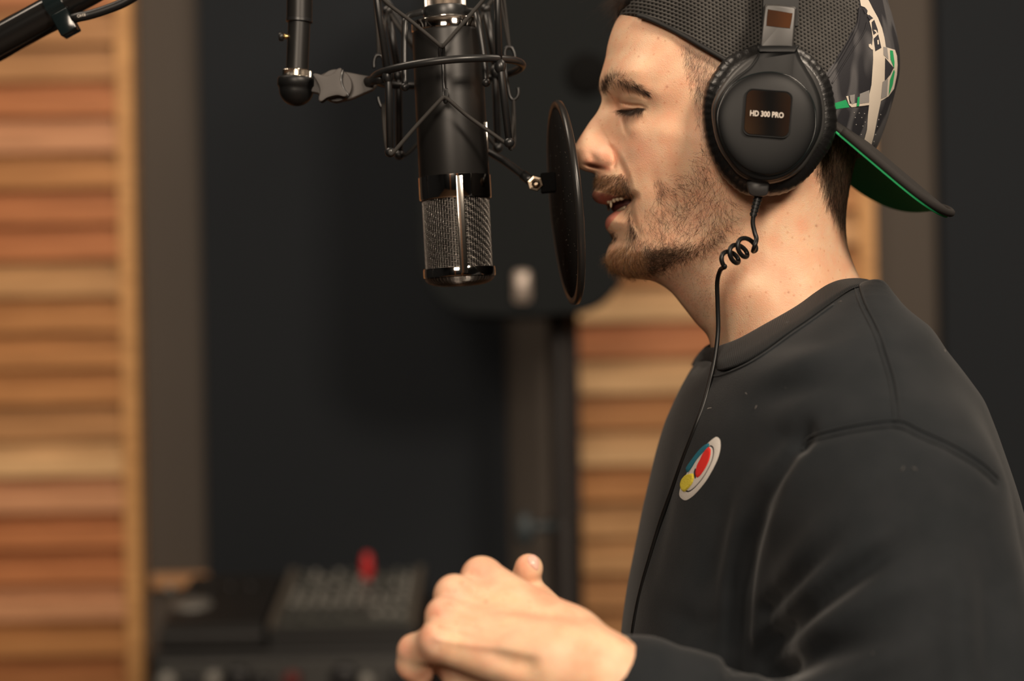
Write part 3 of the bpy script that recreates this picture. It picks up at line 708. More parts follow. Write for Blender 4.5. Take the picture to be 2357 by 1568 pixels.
FOLDS = [  # polyline in the picture, amplitude mm (+ ridge, - crease), width px, weights
 ([(1720,800),(1800,790),(1930,775)], -3.0, 24, [.3,1,.4]), ([(1725,885),(1850,838),(1991,800)], 3.2, 30, [.3,1,.3]),
 ([(1700,930),(1800,900),(1900,880)], -2.2, 26, [.2,1,.3]), ([(1740,980),(1850,935),(1990,900)], 2.4, 30, [.2,1,.2]),
 ([(1860,985),(1830,1035),(1790,1095),(1753,1160),(1722,1249),(1697,1373),(1688,1600)], -8.0, 16, [.5,1,1,1,1,1,1]),
 ([(1850,1000),(1800,1010),(1760,1060)], -3.0, 22, [.6,1,.3]),
 ([(1880,1010),(1840,1060),(1790,1140),(1766,1230),(1748,1330),(1740,1420)], 2.2, 26, [.2,1,1,1,1,.3]),
 ([(1800,1130),(1757,1200),(1735,1290),(1722,1400),(1716,1600)], -4.0, 10, [.2,1,1,1,1]),
 ([(1711,1124),(1690,1230),(1672,1330),(1660,1450)], 3.0, 18, [.2,1,1,.5]), ([(1690,1100),(1665,1180),(1640,1300),(1620,1480)], -2.0, 24, [.2,1,1,.3]),
 ([(1990,1130),(1880,1230),(1774,1373)], 4.0, 30, [.1,.8,1]), ([(1940,1225),(1850,1320),(1775,1400)], -6.0, 20, [.1,.9,1]),
 ([(2010,1240),(1880,1345),(1800,1425),(1755,1462)], 5.5, 28, [.2,.9,1,.8]),
 ([(2110,1240),(2020,1290),(1940,1345),(1857,1414),(1790,1475),(1750,1520)], -9.0, 26, [.2,.7,1,1,1,.6]),
 ([(2150,1330),(2002,1380),(1900,1440),(1800,1510)], 5.5, 34, [.2,.9,1,.5]), ([(2050,1470),(1900,1500),(1790,1560)], -6.0, 26, [.2,1,1]),
 ([(2150,1470),(2000,1540),(1850,1600)], 5.0, 30, [.2,1,1]), ([(2240,1200),(2290,1350),(2300,1600)], -6.0, 40, [.1,1,1]),
 ([(2180,1250),(2200,1400),(2210,1600)], 4.0, 34, [.1,1,1]), ([(2180,1100),(2120,1200),(2080,1300)], -2.0, 34, [.1,1,.2]),
 ([(2090,1060),(1980,1120),(1900,1210)], 2.5, 34, [.1,1,.3]),
 ([(1560,1020),(1530,1180),(1500,1330)], -1.5, 16, [.2,1,.5]), ([(1640,1200),(1620,1330),(1560,1500)], -2.0, 22, [.2,1,.5]), ([(1530,1400),(1600,1440),(1680,1430)], -2.4, 22, [.3,1,.5]),
 ([(1520,1480),(1600,1510),(1690,1520)], 2.6, 26, [.3,1,.5]), ([(1500,1530),(1600,1570),(1690,1590)], -2.6, 20, [.3,1,.5]),
]
for _ in range(2):
    N_ = vnormals(swV, swQ); px_, py_ = proj(swV); near = (N_[:, 1] < 0.35) & (swV[:, 1] < 0.03)
    am = np.zeros(len(swV))
    for pts, a, s_, wts in FOLDS: am += a * 1e-3 * 0.5 * pl(px_, py_, pts, s_, wts)
    swV = swV + N_ * (am * near)[:, None]
rf = np.random.default_rng(5); f_ = np.zeros(len(swV))
for _ in range(30):
    kk = rf.normal(0, 1, 3) * np.array([38, 30, 26]); f_ += np.sin(swV @ kk + rf.uniform(0, 6)) / 30
swV = swV + N_ * (0.0035 * f_)[:, None]
swV = smooth_mesh(swV, swQ, 2, 0.4)
# seams pressed into the cloth
N_ = vnormals(swV, swQ); px_, py_ = proj(swV); near = (N_[:, 1] < 0.5) & (swV[:, 1] < 0.03)
am = -0.0016 * pl(px_, py_, SEAM_SH, 9) - 0.0024 * pl(px_, py_, SEAM_ARM, 13)
swV = swV + N_ * (am * near)[:, None]
sweat = mesh_obj('sweatshirt', (swV, swQ), M_sweat, person)
SW = BVHTree.FromPolygons([Vector(t) for t in swV], [tuple(map(int, q)) for q in swQ])
def on_surf(pts, bvh, off, n=8, sm=3, off_px=(0, 0)):
    out = []
    for q in crv([(a, b, 0) for a, b in pts], n):
        p_, nn = cast(q[0] + off_px[0], q[1] + off_px[1], bvh)
        if p_ is not None: out.append(p_ + nn * off)
    out = np.array(out)
    for _ in range(sm): out[1:-1] = (out[:-2] + out[1:-1] * 2 + out[2:]) / 4
    return out
M_thread = mat('black_thread', (0.011, 0.011, 0.011), 0.8, 0, 0.3)
for nm, pts, offs in (('shoulder_seam', SEAM_SH, 7), ('armhole_seam', SEAM_ARM, 8)):
    mb = MB()
    for k in (-1, 1):
        path = on_surf(pts, SW, 0.0003, 10, 4, (offs * k * (1 if nm[0] == 's' else .3), -offs * k * (.2 if nm[0] == 's' else 1)))
        if len(path) > 3: mb.add(tube(path, .00075, 6))
    mesh_obj(nm, mb.get(), M_sweat, sweat)
# ribbed collar: a band round the neck
topc = [(1643,800),(1655,796),(1700,779),(1760,746),(1830,706),(1880,671),(1912,652),(1945,642),(1985,641),(2012,652)]
botc = [(1648,850),(1664,856),(1711,840),(1755,815),(1809,776),(1864,738),(1918,699),(1965,668),(2008,662),(2032,680)]
ty = [-.012,-.030,-.050,-.060,-.064,-.064,-.062,-.054,-.036,-.010]
T_ = []; B_ = []
for (a, b), (c_, d_), y0 in zip(topc, botc, ty):
    T_.append(P(a, b, y0 - .003)); 
    p_, nn = cast(c_, d_, SW)
    B_.append(P(c_, d_, y0 * 1.25 - .006) if (p_ is None or abs(p_[1] - y0 * 1.3) > .05) else p_ + nn * .0012)
T_ = np.array(T_); B_ = np.array(B_)
mir = np.array([1, -1, 1])
T_ = crv(np.concatenate([T_, (T_ * mir)[::-1]]), 10, True); B_ = crv(np.concatenate([B_, (B_ * mir)[::-1]]), 10, True)
cen = T_.mean(0); V = []; sec = []
nL = len(T_)
for t, bulge in ((0, 0), (.06, .0018), (.3, .0034), (.6, .0040), (.92, .0030), (1.0, -.0004)):
    q = T_ * (1 - t) + B_ * t; out_ = q - cen; out_[:, 2] = 0; out_ /= np.linalg.norm(out_, axis=1)[:, None]; V.append(q + out_ * bulge)
for t in (1.0, .5, 0.02):
    q = T_ * (1 - t) + B_ * t; out_ = q - cen; out_[:, 2] = 0; out_ /= np.linalg.norm(out_, axis=1)[:, None]; V.append(q - out_ * .0022)
m_ = len(V); V = np.concatenate(V); F = []
for i in range(m_):
    for k in range(nL): F.append((i * nL + k, i * nL + (k + 1) % nL, ((i + 1) % m_) * nL + (k + 1) % nL, ((i + 1) % m_) * nL + k))
M_rib = mat('black_rib_knit', (0.0075, 0.0090, 0.0105), 0.85, 0, 0.25, sheen=0.08)
collar = mesh_obj('collar', (V, F), M_rib, sweat)
uv = collar.data.uv_layers.new(name='UVMap')
for l in collar.data.loops: uv.data[l.index].uv = ((l.vertex_index % nL) / nL, (l.vertex_index // nL) / m_)
_uv = nd(M_rib, 'ShaderNodeUVMap'); _uv.uv_map = 'UVMap'; _sx = nd(M_rib, 'ShaderNodeSeparateXYZ'); ln(M_rib, _uv.outputs[0], _sx.inputs[0])
_mm = nd(M_rib, 'ShaderNodeMath', operation='MULTIPLY'); _mm.inputs[1].default_value = 2 * math.pi * 240; ln(M_rib, _sx.outputs[0], _mm.inputs[0])
_ms = nd(M_rib, 'ShaderNodeMath', operation='SINE'); ln(M_rib, _mm.outputs[0], _ms.inputs[0])
_b = nd(M_rib, 'ShaderNodeBump'); _b.inputs['Strength'].default_value = .5; _b.inputs['Distance'].default_value = .0006; ln(M_rib, _ms.outputs[0], _b.inputs['Height']); ln(M_rib, _b.outputs[0], bsdf(M_rib).inputs['Normal'])
path = on_surf([(1640,866),(1662,864),(1713,844),(1757,819),(1811,780),(1866,742),(1920,703)], SW, .0004, 8, 3)
mesh_obj('collar_seam', tube(path, .0008, 6), M_sweat, sweat)
# lint
lint = MB()
for a, b in ((2173,812),(1740,943),(1750,768),(1748,772),(1640,940),(1718,905),(1810,893),(2100,1078),(2074,1086),(2130,720),(1930,700),(2012,1506)):
    p_, nn = cast(a, b, SW)
    if p_ is not None:
        e = norm(rng.normal(0, 1, 3)); q = np.array([p_ + nn * .0008, p_ + e * .0012 + nn * .0012, p_ + e * .0026 + nn * .0009 + norm(rng.normal(0, 1, 3)) * .0006])
        lint.add(tube(crv(q, 3), .00014, 4))
mesh_obj('lint', lint.get(), mat('lint_grey', (.22, .20, .18), .9), sweat)['kind'] = 'stuff'
# embroidered patch
M_pw = mat('patch_white', (.60, .57, .53), .85); noise_bump(M_pw, 1800, .5, .0006)
M_pr = mat('patch_red', (.68, .022, .016), .85); noise_bump(M_pr, 1800, .4, .0006)
M_pb = mat('patch_blue', (.008, .135, .20), .85); noise_bump(M_pb, 1400, .6, .0008)
M_py = mat('patch_yellow', (.66, .55, .05), .9); noise_bump(M_py, 1200, .7, .001)
M_pk = mat('patch_black', (.02, .015, .02), .85)
outp = np.array([(1650,1006),(1658,1013.6),(1658.5,1033),(1653,1055),(1642,1079),(1627,1105),(1610,1127),(1593,1144),(1578,1152),(1566,1145),(1564,1133),(1570,1113),(1581,1090),(1595,1067),(1613,1036.5),(1630,1020),(1641,1010.5)])
oc = outp.mean(0); sm_ = lambda q: crv(np.array(q), 4, True)
parts = [(patch_on(sm_(outp), SW, .0009), M_pw), (patch_on(sm_(oc + (outp - oc) * .84 + np.array([-1, 1])), SW, .00105), M_pk), (patch_on(sm_(oc + (outp - oc) * .79 + np.array([-1, 1])), SW, .0012), M_pw),
 (patch_on(sm_([(1630,1021),(1638,1021),(1631.6,1033.5),(1618,1047),(1602,1067),(1587,1088.6),(1582.6,1088.6),(1580,1082),(1593,1062.6),(1613,1036.5)]), SW, .0016), M_pb),
 (patch_on(sm_([(1634.6,1027),(1640,1029),(1642,1036.5),(1639,1055),(1630,1076),(1618,1094.7),(1610,1103),(1605,1103),(1603,1091.7),(1607,1073),(1614.7,1058),(1622,1042.7)]), SW, .0016), M_pr),
 (patch_on(sm_([(1601,1087),(1605,1077),(1607,1090),(1605,1104),(1602,1100)]), SW, .0014), M_pk),
 (patch_on(sm_([(1585.6,1091.7),(1599.4,1089),(1602.5,1094.7),(1602.5,1102),(1598,1114.6),(1587,1128),(1578,1133.8),(1572,1130),(1569,1119),(1572,1107),(1578,1098)]), SW, .0020), M_py)]
pt = mesh_multi('embroidered_patch', parts, sweat); pt['label'] = 'white round patch with red, blue and yellow embroidery'
# cuff at the wrist
ca = cuffp + 0 * cuffn; cx_, cy_, cz_ = frame(cuffn)
# trousers and shoes (below the picture)
X, Y, Z = grid((.08, -.26, .02), (.50, .26, 1.02), .010)
D = sd_ell(X, Y, Z, (.31, 0, .95), (.115, .165, .12))
for s in (-1, 1):
    a = np.array([.30, .085 * s, .92]); b = np.array([.275, .11 * s, .50]); e = np.array([.33, .12 * s, .10])
    D = smin(D, sd_cone(X, Y, Z, a, b, .095, .072), .03); D = smin(D, sd_cone(X, Y, Z, b, e, .072, .062), .02)
F = -D; F[:, :, 0] = -1; F[:, :, -1] = -1
tv, tq = surface_nets(F.astype(np.float32), (.08, -.26, .02), .010); del X, Y, Z, D, F
M_denim = mat('dark_denim', (.02, .025, .04), .85); mesh_obj('trousers', (smooth_mesh(tv, tq, 2), tq), M_denim, person)
for s in (-1, 1):
    sh = MB()
    X, Y, Z = grid((.10, -.06, -.01), (.42, .06, .14), .006)
    D = smin(sd_cone(X, Y, Z, (.17, 0, .035), (.34, 0, .045), .036, .036), sd_cone(X, Y, Z, (.33, 0, .05), (.33, 0, .11), .042, .046), .02)
    D = np.maximum(D, .004 - Z); F = -D; F[:, :, -1] = -1
    v_, q_ = surface_nets(F.astype(np.float32), (.10, -.06, -.01), .006); v_ = v_ + np.array([0, .12 * s, 0])
    mesh_obj('shoe', (smooth_mesh(v_, q_, 2), q_), mat('shoe_canvas', (.03, .03, .03), .8), person)
# ------------------------------------------------------------------ baseball cap, worn backwards
cap = thing('baseball_cap', 'black mesh baseball cap with green underbrim, worn backwards by the singer', 'cap', P(1750, 60, 0))
CAPO = [(1424,40,46),(1427,22,46),(1440,-20,50),(1480,-85,58),(1545,-150,66),(1640,-205,72),(1750,-226,74),(1865,-205,74),(1960,-135,72),(2012,-52,66),(2038,20,58),(2054,80,52),(2062,130,48),(2062,178,46),(2054,215,46),(2045,250,48),(2030,300,50),(2012,345,52),(1990,380,54),(1960,440,55),(1900,520,60),(1800,560,60),(1650,520,60),(1550,430,58),(1480,300,46),(1425,150,44)]
CAPE = [(1380,34),(1427,35),(1452,35),(1470,37),(1500,47),(1560,76),(1610,105),(1675,143),(1750,190),(1850,255),(1925,300),(2000,344),(2060,372),(2200,400)]
def cap_mesh(h=.0013):
    o_ = crv(np.array(CAPO, float), 4, True); OP = o_[:, :2]; OW = o_[:, 2] * 1e-3
    pts = []; vals = []
    for a, b, t in HL:
        if b < 420: u, v = vis_to_mid(a, b, t * 1e-3); pts.append((u, v)); vals.append(t)
    pts = np.array(pts); wt = rbf_fit(pts, np.array(vals), .05)
    lo = P(1290, 620); hi = P(2080, -245)
    xs = np.arange(lo[0], hi[0], h); zs = np.arange(lo[2], hi[2], h); X, Z = np.meshgrid(xs, zs, indexing='ij')
    u, v = proj(np.stack([X, np.zeros_like(X), Z], -1))
    d, _ = seg_dist(u, v, OP); d *= mpp(0); ins = in_poly(u, v, OP)
    num = np.zeros_like(u); den = np.zeros_like(u)
    for k in range(0, len(OP), 2):
        q = 1.0 / (((u - OP[k, 0]) ** 2 + (v - OP[k, 1]) ** 2) + 20.0) ** 2.2; num += q * OW[k]; den += q
    W = num / den; Hh = np.clip(rbf_eval(pts, wt, u, v) * 1e-3, .03, .08) + .0055
    g = 1 - (1 - np.clip(d / W, 0, 1)) ** 2; Q = np.where(ins, Hh * Hh * g, -2 * d * Hh * Hh / W)
    T = np.sqrt(np.clip(Q, 0, None)); vx, vy = mid_to_vis(u, v, T)
    s, _ = side(vx, vy, CAPE)     # positive above the edge
    sd = s * mpp(0)
    ys = np.arange(-.09, .09 + h, h)
    F = (Q[:, None, :] - (ys ** 2)[None, :, None])
    F = np.minimum(F, (sd * .1)[:, None, :]).astype(np.float32)
    V, q = surface_nets(F, (xs[0], ys[0], zs[0]), h)
    return smooth_mesh(V, q, 2, .45), q
capV, capQ = cap_mesh()
cb = capV.copy(); cb[:, 1] = -np.abs(cb[:, 1]); cpx, cpy = proj(cb)
BOUND = [(1992,-260),(1979,0),(1976,41),(1949,96),(1919,145),(1890,185),(1850,240),(1830,300)]
fc = cb[capQ].mean(1); fx, fy = proj(fc); s_, _ = side(fx, fy, BOUND)
M_net = mat('trucker_mesh', (.03, .03, .03), .75, 0, .35)
tc_ = nd(M_net, 'ShaderNodeTexCoord'); mp_ = nd(M_net, 'ShaderNodeMapping'); mp_.inputs['Rotation'].default_value = (0, math.radians(-30), 0)
ln(M_net, tc_.outputs['Object'], mp_.inputs[0]); sp_ = nd(M_net, 'ShaderNodeSeparateXYZ'); ln(M_net, mp_.outputs[0], sp_.inputs[0])
def M2(op, a, b=None, m=M_net):
    n = nd(m, 'ShaderNodeMath', operation=op)
    for i, x in enumerate((a, b)):
        if x is None: continue
        if isinstance(x, (int, float)): n.inputs[i].default_value = x
        else: ln(m, x, n.inputs[i])
    return n.outputs[0]
row = M2('MULTIPLY', sp_.outputs[2], 1 / .0022); par = M2('MODULO', M2('FLOOR', row), 2.0); par = M2('ABSOLUTE', par)
colm = M2('ADD', M2('MULTIPLY', sp_.outputs[0], 1 / .0027), M2('MULTIPLY', par, .5))
fu = M2('SUBTRACT', M2('FRACT', colm), .5); fv = M2('SUBTRACT', M2('FRACT', row), .5)
rr = M2('SQRT', M2('ADD', M2('MULTIPLY', M2('MULTIPLY', fu, fu), 1.0), M2('MULTIPLY', M2('MULTIPLY', fv, fv), 1.3)))
rp = nd(M_net, 'ShaderNodeValToRGB'); rp.color_ramp.elements[0].position = .24; rp.color_ramp.elements[1].position = .36
rp.color_ramp.elements[0].color = (.0035, .0033, .003, 1); rp.color_ramp.elements[1].color = (.085, .081, .076, 1); ln(M_net, rr, rp.inputs[0])
nz = nd(M_net, 'ShaderNodeTexNoise'); nz.inputs['Scale'].default_value = 75; ln(M_net, tc_.outputs['Object'], nz.inputs['Vector'])
mxn = nd(M_net, 'ShaderNodeMix', data_type='RGBA', blend_type='MULTIPLY'); mxn.inputs[0].default_value = .6; ln(M_net, rp.outputs[0], mxn.inputs[6]); ln(M_net, nz.outputs[0], mxn.inputs[7]); ln(M_net, mxn.outputs[2], bsdf(M_net).inputs['Base Color'])
bb = nd(M_net, 'ShaderNodeBump'); bb.inputs['Strength'].default_value = .9; bb.inputs['Distance'].default_value = .0012; ln(M_net, rr, bb.inputs['Height']); ln(M_net, bb.outputs[0], bsdf(M_net).inputs['Normal'])
M_panel = mat('cap_cloth', (.035, .036, .042), .7, 0, .35)
noise_col(M_panel, 42, (.018, .018, .022), (.075, .074, .078), stretch=(1.6, 1.6, .5), detail=1, lo=.47, hi=.55); noise_bump(M_panel, 1500, .25, .0004)
def submesh(V, Q, mask):
    q = Q[mask]; u_, inv = np.unique(q, return_inverse=True); return V[u_], inv.reshape(q.shape)
mesh_obj('mesh_crown', submesh(capV, capQ, s_ <= 0), M_net, cap)
panel = mesh_obj('front_panel', submesh(capV, capQ, s_ > 0), M_panel, cap)
CAPB = BVHTree.FromPolygons([Vector(t) for t in capV], [tuple(map(int, q)) for q in capQ])
# seams, edge binding and snap strap
for k in (1, -1):
    pass
path = on_surf([(1470,38),(1500,48),(1560,77),(1610,106),(1675,144)], CAPB, .0006, 8, 2, (1, -3)); far_ = path * mir
M_bind = mat('binding', (.010, .010, .010), .7)
for q_ in (path, far_): mesh_obj('edge_binding', tube(q_, .0016, 8), M_bind, cap)
sp1 = on_surf([(1977,20),(1972,60),(1950,105),(1925,148),(1905,178)], CAPB, .0004, 8, 2); sp2 = on_surf([(1995,52),(1988,75),(1965,110),(1940,150),(1915,192)], CAPB, .0002, 8, 2)
mesh_obj('panel_seam', MB().add(tube(sp1, .0011, 6)).add(tube(sp2, .0006, 6)).get(), M_panel, cap)
strapv = MB(); M_plastic = mat('black_plastic', (.012, .012, .012), .35)
# snap strap: a band hugging the forehead
st = []
for ang in np.linspace(-1, 1, 25):
    y_ = .050 * ang; st.append((y_, ))
loA = []; hiA = []
for i, (y_,) in enumerate(st):
    base = P(1429, 34, 0); back = (abs(y_) / .050) ** 2.1 * .0205
    loA.append(base + np.array([back - .001, y_, .0015 - back * .02])); hiA.append(base + np.array([back + .0008, y_, .0095 - back * .02]))
loA = np.array(loA); hiA = np.array(hiA)
n_ = len(st); off = np.array([-.0016, 0, 0]); V = np.concatenate([loA, hiA, hiA + off, loA + off]); F = []
for i in range(n_ - 1):
    for k in range(4): F.append((k * n_ + i, k * n_ + i + 1, ((k + 1) % 4) * n_ + i + 1, ((k + 1) % 4) * n_ + i))
F += [(0, n_, 2 * n_, 3 * n_), (n_ - 1, 4 * n_ - 1, 3 * n_ - 1, 2 * n_ - 1)]
mesh_obj('snap_strap', (V, F), M_plastic, cap)
pn = MB()
for k in range(3, 22, 3): pn.add(sphere(hiA[k] + np.array([-.0015, 0, -.001]), .0012, 8, 6))
mesh_obj('snap_pins', pn.get(), M_plastic, cap)
# printed marks on the panel
M_cw = mat('print_cream', (.56, .50, .42), .8); M_cg = mat('print_green', (.012, .30, .10), .75); M_cgr = mat('print_grey', (.24, .23, .22), .8); M_ck = mat('print_navy', (.020, .020, .026), .8)
for m_q in (M_cw, M_cg, M_cgr, M_ck): noise_bump(m_q, 1500, .2, .0003)
def fillpoly(poly, bvh, off, step=3.0):
    """dense patch: clip a pixel grid to the polygon, lay it on the surface"""
    poly = np.asarray(poly, float); bm = bmesh.new()
    vs = [bm.verts.new((x, y, 0)) for x, y in poly]; bm.faces.new(vs)
    for ax in (0, 1):
        a0, a1 = poly[:, ax].min(), poly[:, ax].max()
        for c in np.arange(a0 + step, a1, step):
            co = [0, 0, 0]; co[ax] = c; no = [0, 0, 0]; no[ax] = 1
            bmesh.ops.bisect_plane(bm, geom=bm.verts[:] + bm.edges[:] + bm.faces[:], plane_co=co, plane_no=no)
    bm.verts.index_update(); V = []; last = None
    for v in bm.verts:
        p_, nn = cast(v.co.x, v.co.y, bvh)
        k = 0
        while p_ is None and k < 12: k += 1; p_, nn = cast(v.co.x - 1.0 * k, v.co.y, bvh)
        V.append(p_ + nn * off if p_ is not None else P(v.co.x, v.co.y, -.02))
    F = [tuple(v.index for v in f.verts) for f in bm.faces]; bm.free(); return np.array(V), F
X8 = lambda L: [(1880 + a / 4.356, b / 4.356) for a, b in L]
prints = [
 (X8([(430,0),(470,-60),(520,10),(560,90),(610,180),(650,280),(675,380),(690,480),(690,600),(680,720),(662,830),(640,1010),(600,1200),(572,1350),(540,1465),(465,1430),(500,1300),(510,1150),(520,1060),(520,960),(545,850),(555,700),(562,600),(560,500),(545,495),(520,470),(518,445),(540,440),(550,460),(558,380),(545,290),(524,215),(545,190),(500,140),(505,115),(480,75),(440,60)]), M_cw, .0003),
 (X8([(660,465),(710,480),(780,500),(800,560),(806,650),(800,750),(770,890),(715,965),(640,1012),(655,830)]), M_cw, .0003),
 (X8([(565,390),(610,345),(642,480),(582,515)]), M_ck, .0005), (X8([(598,405),(612,402),(616,445),(602,450)]), M_cw, .0007),
 (X8([(545,225),(570,200),(606,300),(608,335),(590,300),(560,300),(592,330),(565,352),(550,300)]), M_ck, .0005), (X8([(500,160),(520,150),(560,185),(525,205)]), M_ck, .0005), (X8([(455,85),(490,88),(505,112),(480,140)]), M_ck, .0005),
 (X8([(175,1035),(290,1000),(325,1075),(175,1095)]), M_cg, .0003), (X8([(290,965),(310,960),(325,1040),(520,1020),(522,1052),(345,1075),(318,1050)]), M_cw, .0005),
 (X8([(325,955),(375,945),(372,1035),(345,1045),(328,1000)]), M_cgr, .0007), (X8([(425,940),(520,902),(516,1025),(415,1040)]), M_cgr, .0007), (X8([(400,975),(420,968),(416,1062),(390,1066)]), M_cg, .0009),
 (X8([(680,580),(722,630),(765,680),(730,750),(676,815)]), M_ck, .0005), (X8([(728,505),(757,510),(772,620),(770,690),(752,640),(733,595)]), M_cg, .0005),
 (X8([(768,695),(776,720),(755,850),(716,955),(728,800)]), M_cg, .0005), (X8([(662,470),(700,480),(712,598),(664,550)]), M_cgr, .0005), (X8([(655,820),(708,785),(697,965),(638,990)]), M_cgr, .0005)]
mesh_multi('print', [(fillpoly(a, CAPB, o_), m) for a, m, o_ in prints], panel)
dots = MB()
for a, b in [(375,1130),(385,1180),(395,1250),(425,1135),(450,1180),(462,1265),(445,1350),(478,1140),(485,1225),(640,1150),(620,1200),(607,1270),(588,1350),(572,1420),(386,1345)]:
    p_, nn = cast(1880 + a / 4.356, b / 4.356, CAPB)
    if p_ is not None: dots.add(sphere(p_, .00045, 6, 4))
mesh_obj('print_dots', dots.get(), M_cgr, panel)
# brim
M_brim = mat('brim_cloth', (.022, .020, .019), .75, 0, .3); noise_bump(M_brim, 1600, .3, .0004)
M_under = mat('green_underbrim', (.020, .33, .115), .75, 0, .3); noise_bump(M_under, 1800, .3, .0004)
B0 = P(2000,345,0); B1 = P(2160,480,0); Lb = np.linalg.norm(B1 - B0); e1 = (B1 - B0) / Lb; nb = norm(np.cross(e1, [0, 1, 0])); nb = nb if nb[2] > 0 else -nb
NY, NL = 61, 26; Wb = .086
def brimgrid(off, shr=0.0):
    V = []
    for i in range(NY):
        q = -1 + 2 * i / (NY - 1); q = math.copysign(1 - (1 - abs(q)) ** 1.5, q) * (1 - shr * .6); y = q * Wb
        lo_ = Lb * (1 - shr) * max(0.0, 1 - abs(q) ** 2.8) ** .46 - .004 * 0; lc = -.058 * abs(q) ** 2 - .012
        for j in range(NL):
            t = j / (NL - 1); l = lc + (lo_ - lc) * (1 - (1 - t) ** 1.4)
            V.append(B0 + e1 * l + np.array([0, y, 0]) - np.array([0, 0, 1]) * (.0170 * (abs(y) / .08) ** 2.0 - y * .11) + nb * off)
    return np.array(V)
def gridfaces(o): return [(o + i * NL + j, o + (i + 1) * NL + j, o + (i + 1) * NL + j + 1, o + i * NL + j + 1) for i in range(NY - 1) for j in range(NL - 1)]
top = brimgrid(.0015); mid = brimgrid(-.0012); nv = NY * NL
rim = [i * NL for i in range(NY)] ; border = [i * NL + NL - 1 for i in range(NY)]
per = list(range(0, NL)) + [i * NL + NL - 1 for i in range(1, NY)] + [(NY - 1) * NL + j for j in range(NL - 2, -1, -1)] + [i * NL for i in range(NY - 2, 0, -1)]
F = gridfaces(0) + [t[::-1] for t in gridfaces(nv)] + [(a, b, b + nv, a + nv) for a, b in zip(per, per[1:] + per[:1])]
brim = mesh_obj('brim', (np.concatenate([top, mid]), F), M_brim, cap)
t2 = brimgrid(-.0013); b2 = brimgrid(-.0028)
mesh_obj('underbrim', (np.concatenate([t2, b2]), F), M_under, brim)['label'] = 'green underside of the brim'
edge = top[list(range(6, NL)) + [i * NL + NL - 1 for i in range(1, NY)] + [(NY - 1) * NL + j for j in range(NL - 2, 6, -1)]] - nb * .0003
mesh_obj('brim_piping', tube(edge, .0026, 10), M_brim, brim)
0 and mesh_obj('underbrim_stitching', tube(brimgrid(-.0034, .045)[[i * NL + NL - 1 for i in range(NY)]] , .0005, 6), M_under, brim)
# ------------------------------------------------------------------ headphones
hp = thing('headphones', 'black over-ear headphones with a coiled cable over the backward cap', 'headphones', P(1770, 280, -.09))
def S(k, ymid=-.09):  # mirror helper for the far cup
    return lambda V: V
PAD = [(1620,265),(1625.5,207),(1649.6,165),(1677,134),(1742.6,106),(1790,102),(1832,111),(1870,138),(1904.5,186),(1918,241),(1921.7,293),(1908,337.6),(1884,372),(1860,403),(1822,434),(1780,447),(1718,445),(1673.7,413),(1646,372),(1629,327)]
SHELL = [(1639,241),(1663,193),(1698,153),(1739,126),(1787,118),(1829,129),(1870,165),(1890.7,206.7),(1899,258),(1894,310),(1870,355),(1842.5,392.7),(1801,417),(1753,423.7),(1704.7,406.5),(1673.7,372),(1653,337.6),(1641,293)]
YOKE = [(1645,250),(1660,215),(1690,180),(1722,155),(1741,130),(1747,110),(1748,104),(1834,104),(1834,110),(1842,132),(1858,160),(1876,192),(1890,230),(1893,272),(1886,310),(1866,350),(1838,386),(1800,411),(1753,418),(1707,401),(1677,368),(1657,332),(1646,295)]
DISC = [(1652,275),(1660,236),(1683,200),(1722,176),(1770,167),(1816,176),(1851,203),(1872,240),(1877,285),(1868,325),(1846,362),(1812,391),(1768,403),(1722,392),(1686,362),(1662,322)]
def c2(L, n=5): return crv(np.array(L, float), n, True)
def plate(Y0): return lambda x, y, d: P(x, y, Y0 - d)
